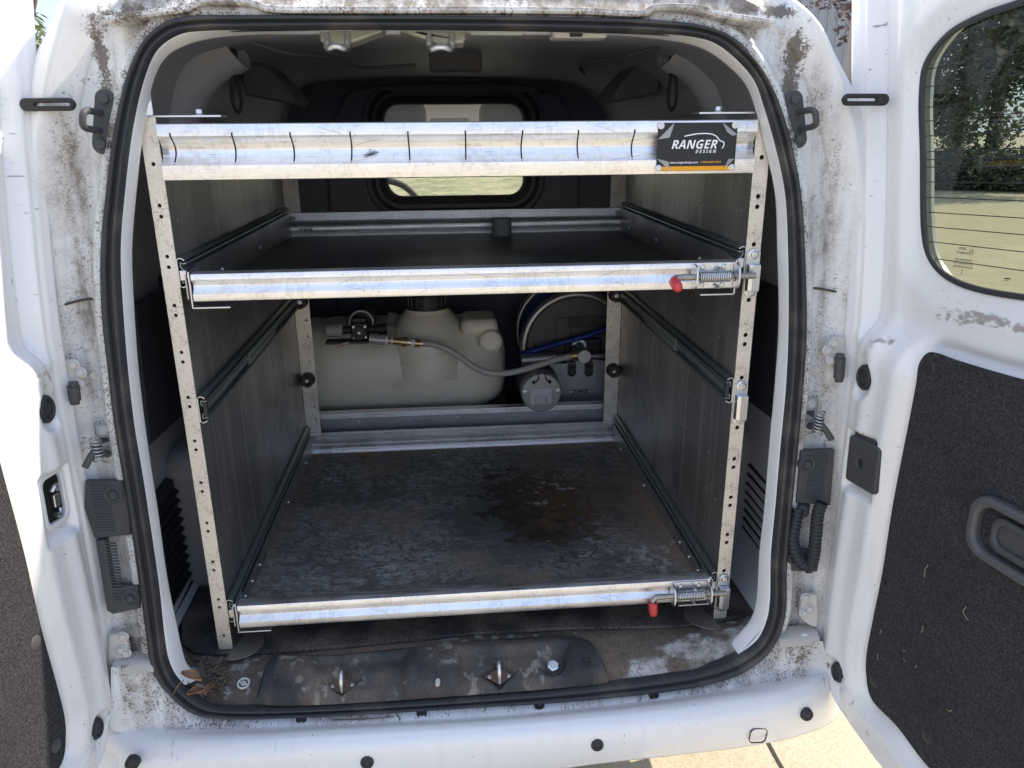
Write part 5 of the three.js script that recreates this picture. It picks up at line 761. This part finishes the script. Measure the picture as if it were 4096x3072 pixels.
{
  const pump = thing('water_pump', 'small black electric pump with a clear strainer on top of the tank', 'pump');
  const c = U(778, 712, 'z', -1.08);
  part('pump_head', merge([at(box(.056, .056, .05, .008), c.x, c.y, c.z), at(box(.044, .022, .03, .004), c.x, c.y + .03, c.z), cylZ(.022, .012, 24).translate(c.x, c.y - .004, c.z + .024)]), MAT.black, pump);
  for (const [a, b] of [[-.018, .014], [.018, .014], [-.018, -.020], [.018, -.020], [0, -.003]]) part('screw', place(hexBolt(.0032, .003), V(c.x + a, c.y + b, c.z + (a ? .0255 : .0365))), MAT.zinc, pump);
  part('clamp_ring', place(new THREE.TorusGeometry(.037, .0035, 10, 36), V(c.x + .004, c.y + .022, c.z - .01)), MAT.zincDull, pump);
  part('motor_body', cylZ(.036, .14, 28).translate(c.x + .012, c.y + .022, c.z - .17), MAT.black, pump);
  part('strainer', merge([rod(V(c.x - .105, c.y, c.z), V(c.x - .062, c.y, c.z), .021, 22), rod(V(c.x - .062, c.y, c.z), V(c.x - .055, c.y, c.z), .024, 22)]), std(.36, .37, .36, .3), pump);
  part('port', merge([rod(V(c.x - .056, c.y, c.z), V(c.x + .075, c.y, c.z), .013, 16), rod(V(c.x + .06, c.y, c.z), V(c.x + .085, c.y, c.z), .017, 16)]), MAT.black, pump);
  part('pressure_switch', merge([at(box(.03, .045, .03, .005).rotateZ(-.3), c.x + .10, c.y + .028, c.z - .03)]), MAT.dkplastic, pump);
  part('base_plate', at(box(.20, .008, .10, .002), c.x - .01, c.y - .036, c.z - .02), MAT.dkplastic, pump);
  part('wire', tube([V(c.x - .04, c.y - .03, c.z + .03), V(c.x - .055, c.y - .042, c.z + .036), V(c.x - .072, c.y - .046, c.z + .034)], .002, 16, 6), MAT.red, pump);
  part('wire', tube([V(c.x - .035, c.y - .034, c.z + .03), V(c.x - .06, c.y - .038, c.z + .04), V(c.x - .068, c.y - .052, c.z + .034)], .002, 16, 6), std(.7, .7, .68, .5), pump);
  rebase(pump, V(c.x, c.y - .04, c.z));
  // hose from the pump to the reel, with its string of fittings
  const hose = thing('supply_hose', 'clear braided hose with brass fittings looping from the pump to the reel', 'hose');
  const Z = -.998, q = [[820,738],[848,741]].map(p => U(p[0], p[1], 'z', Z));
  const f = (x0, x1, r, m, nmz, seg = 20) => { const a = U(x0, lerp(731, 742, (x0 - 790) / 120), 'z', Z), b = U(x1, lerp(731, 742, (x1 - 790) / 120), 'z', Z); part(nmz, rod(a, b, r, seg), m, hose); };
  f(798, 833, .0165, std(.38, .38, .37, .35, .3), 'inline_filter'); f(833, 838, .014, std(.75, .75, .73, .5), 'nut'); f(838, 845, .011, MAT.brass, 'nipple', 6); f(845, 849, .0135, std(.75, .75, .73, .5), 'tape'); f(849, 868, .011, MAT.brass, 'nipple'); f(868, 880, .0155, MAT.brass, 'valve_body', 8); f(880, 888, .009, MAT.zinc, 'nipple'); f(888, 896, .0125, std(.75, .75, .73, .5), 'tape'); f(896, 908, .0135, MAT.brass, 'nut', 6); f(908, 922, .0095, MAT.zinc, 'hose_clamp');
  const hp = [[915,741],[945,746],[985,765],[1020,790],[1050,804],[1085,807],[1125,800],[1165,788],[1205,776],[1236,769]].map((p, i) => U(p[0], p[1], 'z', Z + .045 * sin(PI * i / 9)));
  const hT = cTex(256, 256, (u, v) => { const a = abs(sin((u * 40 + v * 8) * PI)), b = abs(sin((u * 40 - v * 8) * PI)); return mix3([.30, .295, .27], [.52, .51, .47], sst(.75, .95, max(a, b))); });
  const hg = tube(hp, .0098, 160, 14); part('hose_line', hg, std(1, 1, 1, .35, 0, { map: hT }), hose);
  const e0 = U(1232, 770, 'z', Z), e1 = U(1250, 766, 'z', Z); part('clamp', rod(U(1226, 771, 'z', Z), e0, .0118, 16), MAT.zinc, hose); part('nut', rod(e0, e1, .0125, 6), MAT.brass, hose);
  part('elbow', merge([cylZ(.021, .02, 26).translate(U(1260, 767, 'z', Z).x, U(1260, 767, 'z', Z).y, Z), rod(V(U(1260, 767, 'z', Z).x, U(1260, 767, 'z', Z).y, Z), U(1251, 748, 'z', Z - .10), .015, 18), rod(U(1251, 748, 'z', Z - .10), U(1250, 747, 'z', Z - .12), .024, 22)]), MAT.zincDull, hose);
  rebase(hose, U(1085, 807, 'z', Z));
}
{
  const reel = thing('hose_reel', 'black hose reel with bright rims and blue hose behind the right post', 'hose reel');
  const c = U(1244, 747, 'z', -1.14), R = .192;
  for (const [z, nmz] of [[-1.14, 'flange'], [-1.37, 'flange']]) {
    const g = part('flange', lathe([[0, .004], [R - .028, .004], [R - .026, .0], [R - .022, .0]], 60).translate(c.x, c.y, z), MAT.reelBlack ||= std(.075, .073, .072, .55), reel);
    part('rim', lathe([[R - .027, -.002], [R - .025, .006], [R - .020, .012], [R - .010, .014], [R, .006], [R, -.012], [R - .01, -.012]], 72).translate(c.x, c.y, z), MAT.rim ||= std(.42, .40, .37, .42, .95), g);
    if (z > -1.2) { const fr = new THREE.Shape(rrShape(.055, .20, .004).getPoints(4)); fr.holes.push(new THREE.Path(rrShape(.049, .194, .003).getPoints(4))); part('spoke_panel', extr(fr, .003).translate(c.x - .045, c.y - .0, z + .004), MAT.black, g);
      const cv = document.createElement('canvas'); cv.width = 512; cv.height = 128; const k = cv.getContext('2d'); k.fillStyle = '#2b2a2a'; k.fillRect(0, 0, 512, 128); k.fillStyle = '#3d3c3b'; k.font = 'italic bold 104px sans-serif'; k.textAlign = 'center'; k.fillText('TITAN', 256, 100); const t = new THREE.CanvasTexture(cv); t.colorSpace = THREE.SRGBColorSpace;
      part('lettering', new THREE.PlaneGeometry(.17, .042).translate(c.x + .055, c.y + .085, z + .0052), std(1, 1, 1, .55, 0, { map: t }), g); }
  }
  const blue = std(.012, .022, .20, .45);
  for (let i = 0; i < 11; i++) part('hose_turn', new THREE.TorusGeometry(R - .035 - (i % 2) * .006, .0115, 10, 70).translate(c.x, c.y, -1.165 - i * .0185), blue, reel);
  part('hose_end', tube([[1126,764],[1150,759],[1190,747],[1235,735],[1275,723],[1320,706]].map((p, i) => U(p[0], p[1], 'z', -1.095 + (i == 0 ? -.03 : 0))), .0092, 60, 12), blue, reel);
  part('drum', cylZ(.09, .22, 40).translate(c.x, c.y, -1.37), MAT.steel, reel);
  part('hub', merge([at(box(.12, .10, .03, .005), c.x + .02, c.y - .02, -1.125), cylZ(.028, .04, 26).translate(c.x, c.y - .01, -1.125)]), MAT.black, reel);
  // pierced frame plate, cross bar, motor, name plates
  const p0 = U(1186, 786, 'z', -1.11), p1 = U(1330, 872, 'z', -1.11), fs = new THREE.Shape([v2(p0.x, p1.y - .05), v2(p1.x, p1.y - .05), v2(p1.x, p0.y), v2(p0.x, p0.y)]);
  for (const px of [1181, 1235, 1272]) { const a = U(px, 795, 'z', -1.11); const s = rrShape(.030, .06, .0148, a.x, a.y); if (a.x - .016 > p0.x) fs.holes.push(new THREE.Path(s.getPoints(10))); }
  part('frame_plate', boxUV(extr(fs, .004).translate(0, 0, -1.112)), MAT.framePlate ||= std(.40, .40, .41, .5, .75), reel);
  part('side_arm', loft([[V(p0.x - .05, .60, -1.10), V(p0.x - .05, .60, -1.30)], [V(p0.x - .045, p0.y + .05, -1.10), V(p0.x - .045, p0.y + .05, -1.30)], [V(p0.x - .055, p0.y + .12, -1.20), V(p0.x - .055, p0.y + .12, -1.28)]]), MAT.black, reel);
  part('cross_bar', merge([rod(U(1126, 778, 'z', -1.09), U(1200, 771, 'z', -1.09), .020, 22), rod(U(1200, 771, 'z', -1.09), U(1310, 768, 'z', -1.09), .011, 14)]), std(.35, .35, .35, .4, .8), reel);
  const mc = U(1170, 849, 'z', -.972); const mt = part('motor', lathe([[0, .17], [.060, .17], [.0645, .166], [.066, .160], [.066, .150], [.064, .146], [.064, 0]], 48).translate(mc.x, mc.y, -1.140), std(.42, .41, .39, .5, .6), reel);
  part('motor_shell', cylZ(.067, .12, 40).translate(mc.x, mc.y, -1.14), MAT.dkplastic, mt);
  for (const s of [-1, 1]) { part('screw', place(hexBolt(.006, .004), V(mc.x + s * .054, mc.y + .004, -.970)), MAT.zinc, mt); part('wire_hole', new THREE.CircleGeometry(.006, 18).translate(mc.x + s * .026, mc.y + .038, -.9688), MAT.hole, mt); part('lead', tube([V(mc.x + s * .026, mc.y + .038, -.968), V(mc.x + s * .014, mc.y + .048, -.960), V(mc.x + s * .010, mc.y + .066, -.98)], .0022, 16, 6), MAT.black, mt); }
  const cv = document.createElement('canvas'); cv.width = 512; cv.height = 400; const k = cv.getContext('2d'); k.fillStyle = '#c9c9cc'; k.fillRect(0, 0, 512, 400); k.fillStyle = '#222'; k.font = 'bold 24px sans-serif'; k.textAlign = 'center'; k.fillText('REVERSIBLE PERMANENT MAGNET MOTOR', 256, 206, 440); k.strokeStyle = '#333'; k.lineWidth = 3; for (let i = 0; i < 6; i++) { k.strokeRect(150, 230 + i * 24, 150, 24); k.fillRect(90, 238 + i * 24, 44, 8); k.fillRect(340, 238 + i * 24, 80, 8); } k.strokeRect(300, 230, 90, 144); const t = new THREE.CanvasTexture(cv); t.colorSpace = THREE.SRGBColorSpace;
  part('motor_label', new THREE.PlaneGeometry(.067, .053).rotateZ(.03).translate(mc.x - .002, mc.y - .010, -.9682), std(1, 1, 1, .5, 0, { map: t }), mt);
  const c2 = document.createElement('canvas'); c2.width = 512; c2.height = 140; const j = c2.getContext('2d'); j.fillStyle = '#8a8894'; j.fillRect(0, 0, 512, 140); j.fillStyle = '#111'; j.fillRect(240, 12, 200, 66); j.fillStyle = '#ccc'; j.font = 'italic bold 54px sans-serif'; j.fillText('TITAN', 258, 64, 165); j.fillStyle = '#333'; j.font = '20px sans-serif'; j.fillText('Model', 80, 36); j.fillText('Serial', 80, 110); const t2 = new THREE.CanvasTexture(c2); t2.colorSpace = THREE.SRGBColorSpace;
  const np = U(1254, 847, 'z', -1.105); part('name_plate', new THREE.PlaneGeometry(.074, .020).translate(np.x, np.y, -1.1055), std(1, 1, 1, .45, .3, { map: t2 }), reel);
  for (const s of [-1, 1]) part('screw', place(hexBolt(.0035, .003), V(np.x + s * .032, np.y, -1.105)), MAT.zinc, reel);
  rebase(reel, V(c.x, .60, -1.2));
}
// ---------- loose things ----------
{
  const p = U(1085, 510, 'y', 1.233); const pc = solo('pipe_coupling', lathe([[.0245, .001], [.0245, .0475], [.0285, .0485], [.029, .047], [.0285, .026], [.0292, .0255], [.0292, .0235], [.0285, .023], [.0285, .001], [.0245, 0]], 40).rotateX(-PI / 2), std(.30, .305, .31, .5), 'short grey plastic pipe coupling standing at the back of the upper tray', 'pipe coupling'); pc.position.copy(p); pc.position.y = 1.2325; pc.position.z -= .02;
  const leaf = (pts, m, label, pos, curl, cat = 'leaf', grp) => { const n = 8, rows = []; const [L, W] = pts; for (let i = 0; i <= 12; i++) { const u = i / 12, w = W * Math.pow(sin(PI * clamp(u * .94 + .03)), .8) * (1 - .25 * u); const r = []; for (let j = 0; j <= n; j++) { const v = j / n * 2 - 1; r.push(V((u - .5) * L, curl * (v * v * W * 1.2) + curl * .25 * sin(u * 5) * L * .3 + .002 * sin(v * 9 + u * 7), v * w)); } rows.push(r); } const o = solo('dry_leaf', loft(rows), m, label, cat, grp); o.position.copy(pos); return o; };
  const lm = std(.22, .115, .06, .8), lm2 = std(.30, .17, .10, .8);
  const sl = (px, py, y = .50) => U(px, py, 'y', y);
  let l = leaf([.040, .0095], lm2, 'larger curled brown leaf lying across the seal at the lower left corner', BP(414, 1463, .034), .8); l.rotation.set(.3, -.3, -.15);
  l = leaf([.030, .007], lm, 'narrow rolled brown leaf below the larger one in the lower left corner', BP(424, 1497, .030), 1.1); l.rotation.set(.3, .25, 0);
  l = leaf([.024, .006], lm, 'thin dark leaf beside the two brown leaves in the lower left corner', BP(452, 1490, .030), 1); l.rotation.set(.2, 1.1, .1);
  const tl = leaf([.028, .014], std(.36, .16, .06, .8), 'small orange leaf fragment near the back left of the lower tray', U(787, 984, 'y', .556), .3); tl.rotation.y = .2;
  const bs = solo('blue_scrap', box(.022, .004, .012, .002, 2), std(.05, .13, .17, .5), 'tiny blue plastic scrap lying on the upper tray deck', 'plastic scrap'); bs.position.copy(U(608, 547, 'y', 1.235)); bs.rotation.y = .4;
  // crumpled clear wrapper
  { const rows = []; for (let i = 0; i <= 10; i++) { const r = []; for (let j = 0; j <= 14; j++) { const x = (j / 14 - .5) * .085, z = (i / 10 - .5) * .045; r.push(V(x + .006 * (vn(i * .7, j * .7, 5) - .5), .012 * fbm(i * .5, j * .5, 8, 2), z + .01 * (vn(j * .4, i * .6, 9) - .5))); } rows.push(r); }
    const w = solo('plastic_wrapper', loft(rows, false, .2), new THREE.MeshPhysicalMaterial({ color: lin(.85, .87, .9), roughness: .18, transmission: .8, thickness: 0, side: THREE.DoubleSide }), 'crumpled clear plastic wrapper on the left of the lower tray', 'wrapper'); w.position.copy(U(722, 1044, 'y', .5535)); w.rotation.y = -.25; }
  { const o = leaf([.07, .02], std(.06, .05, .04, .9), 'dark fallen leaf on the pavement seen through the lower right of the door window', U(2176, 603, 'y', .012), .4); }
  // soil and leaf crumbs in the sill corner
  { const gs = []; for (let i = 0; i < 420; i++) { const u = rnd(), px = lerp(400, 480, u) + rr(-16, 20), py = lerp(1420, 1505, rnd()), p = sl(px, py, lerp(.534, .505, (py - 1420) / 85)), s = rr(.0012, .0055); gs.push(new THREE.TetrahedronGeometry(s).scale(1.6, .5, 1).rotateY(rr(0, 6)).rotateX(rr(-.5, .5)).translate(p.x, p.y + .002, p.z)); }
    const d = solo('leaf_litter', merge(gs), std(.10, .075, .055, .95), 'brown leaf crumbs and soil heaped in the lower left corner of the opening', 'litter'); d.userData.kind = 'stuff'; }
  // twigs caught in the bumper gap
  const tw = [[[[855,1541],[862,1549],[864,1556]],'short dry twig sticking up from the bumper gap left of the middle'],[[[720,1555],[790,1553],[850,1548]],'long dark twig lying along the bumper gap at the left of the middle'],[[[374,1500],[384,1482],[396,1470]],'pale grass stalk leaning on the seal at the lower left corner']];
  for (const [pts, lab] of tw) solo('twig', tube(pts.map((q, i) => BP(q[0], q[1], .02 + .003 * i)), .0013, 20, 5), std(.18, .13, .09, .9), lab, 'twig');
  // lint and chaff stuck to the right door's carpet
  const lint = [[[[1845+2,1242],[1846,1258],[1842,1272]]]];
  const ch = [[[2088,1310],[2082,1322],[2088,1334],[2093,1340]],[[2006,1220],[1999,1232],[1998,1246]],[[1995,1352],[1993,1362],[1990,1366]],[[1897,1412],[1896,1420],[1898,1426]],[[2047,1532],[2052,1536],[2057,1534]],[[1981,1438],[1979,1440],[1978,1442]],[[1902,1360],[1904,1364],[1901,1368]],[[1952,1404],[1954,1407],[1956,1406]],[[1952,1423],[1955,1427],[1957,1429]]];
  const cg = ch.map(pts => tube(pts.map(q => { const [s, t] = DP(q[0], q[1], .0); return V(s, t, .0008); }), .0007, 16, 5));
  const lg = part('chaff', toDoor(merge(cg), 1), std(.30, .24, .17, .9), DR.door); lg.userData.kind = 'stuff';
}

renderer.render(scene, camera);
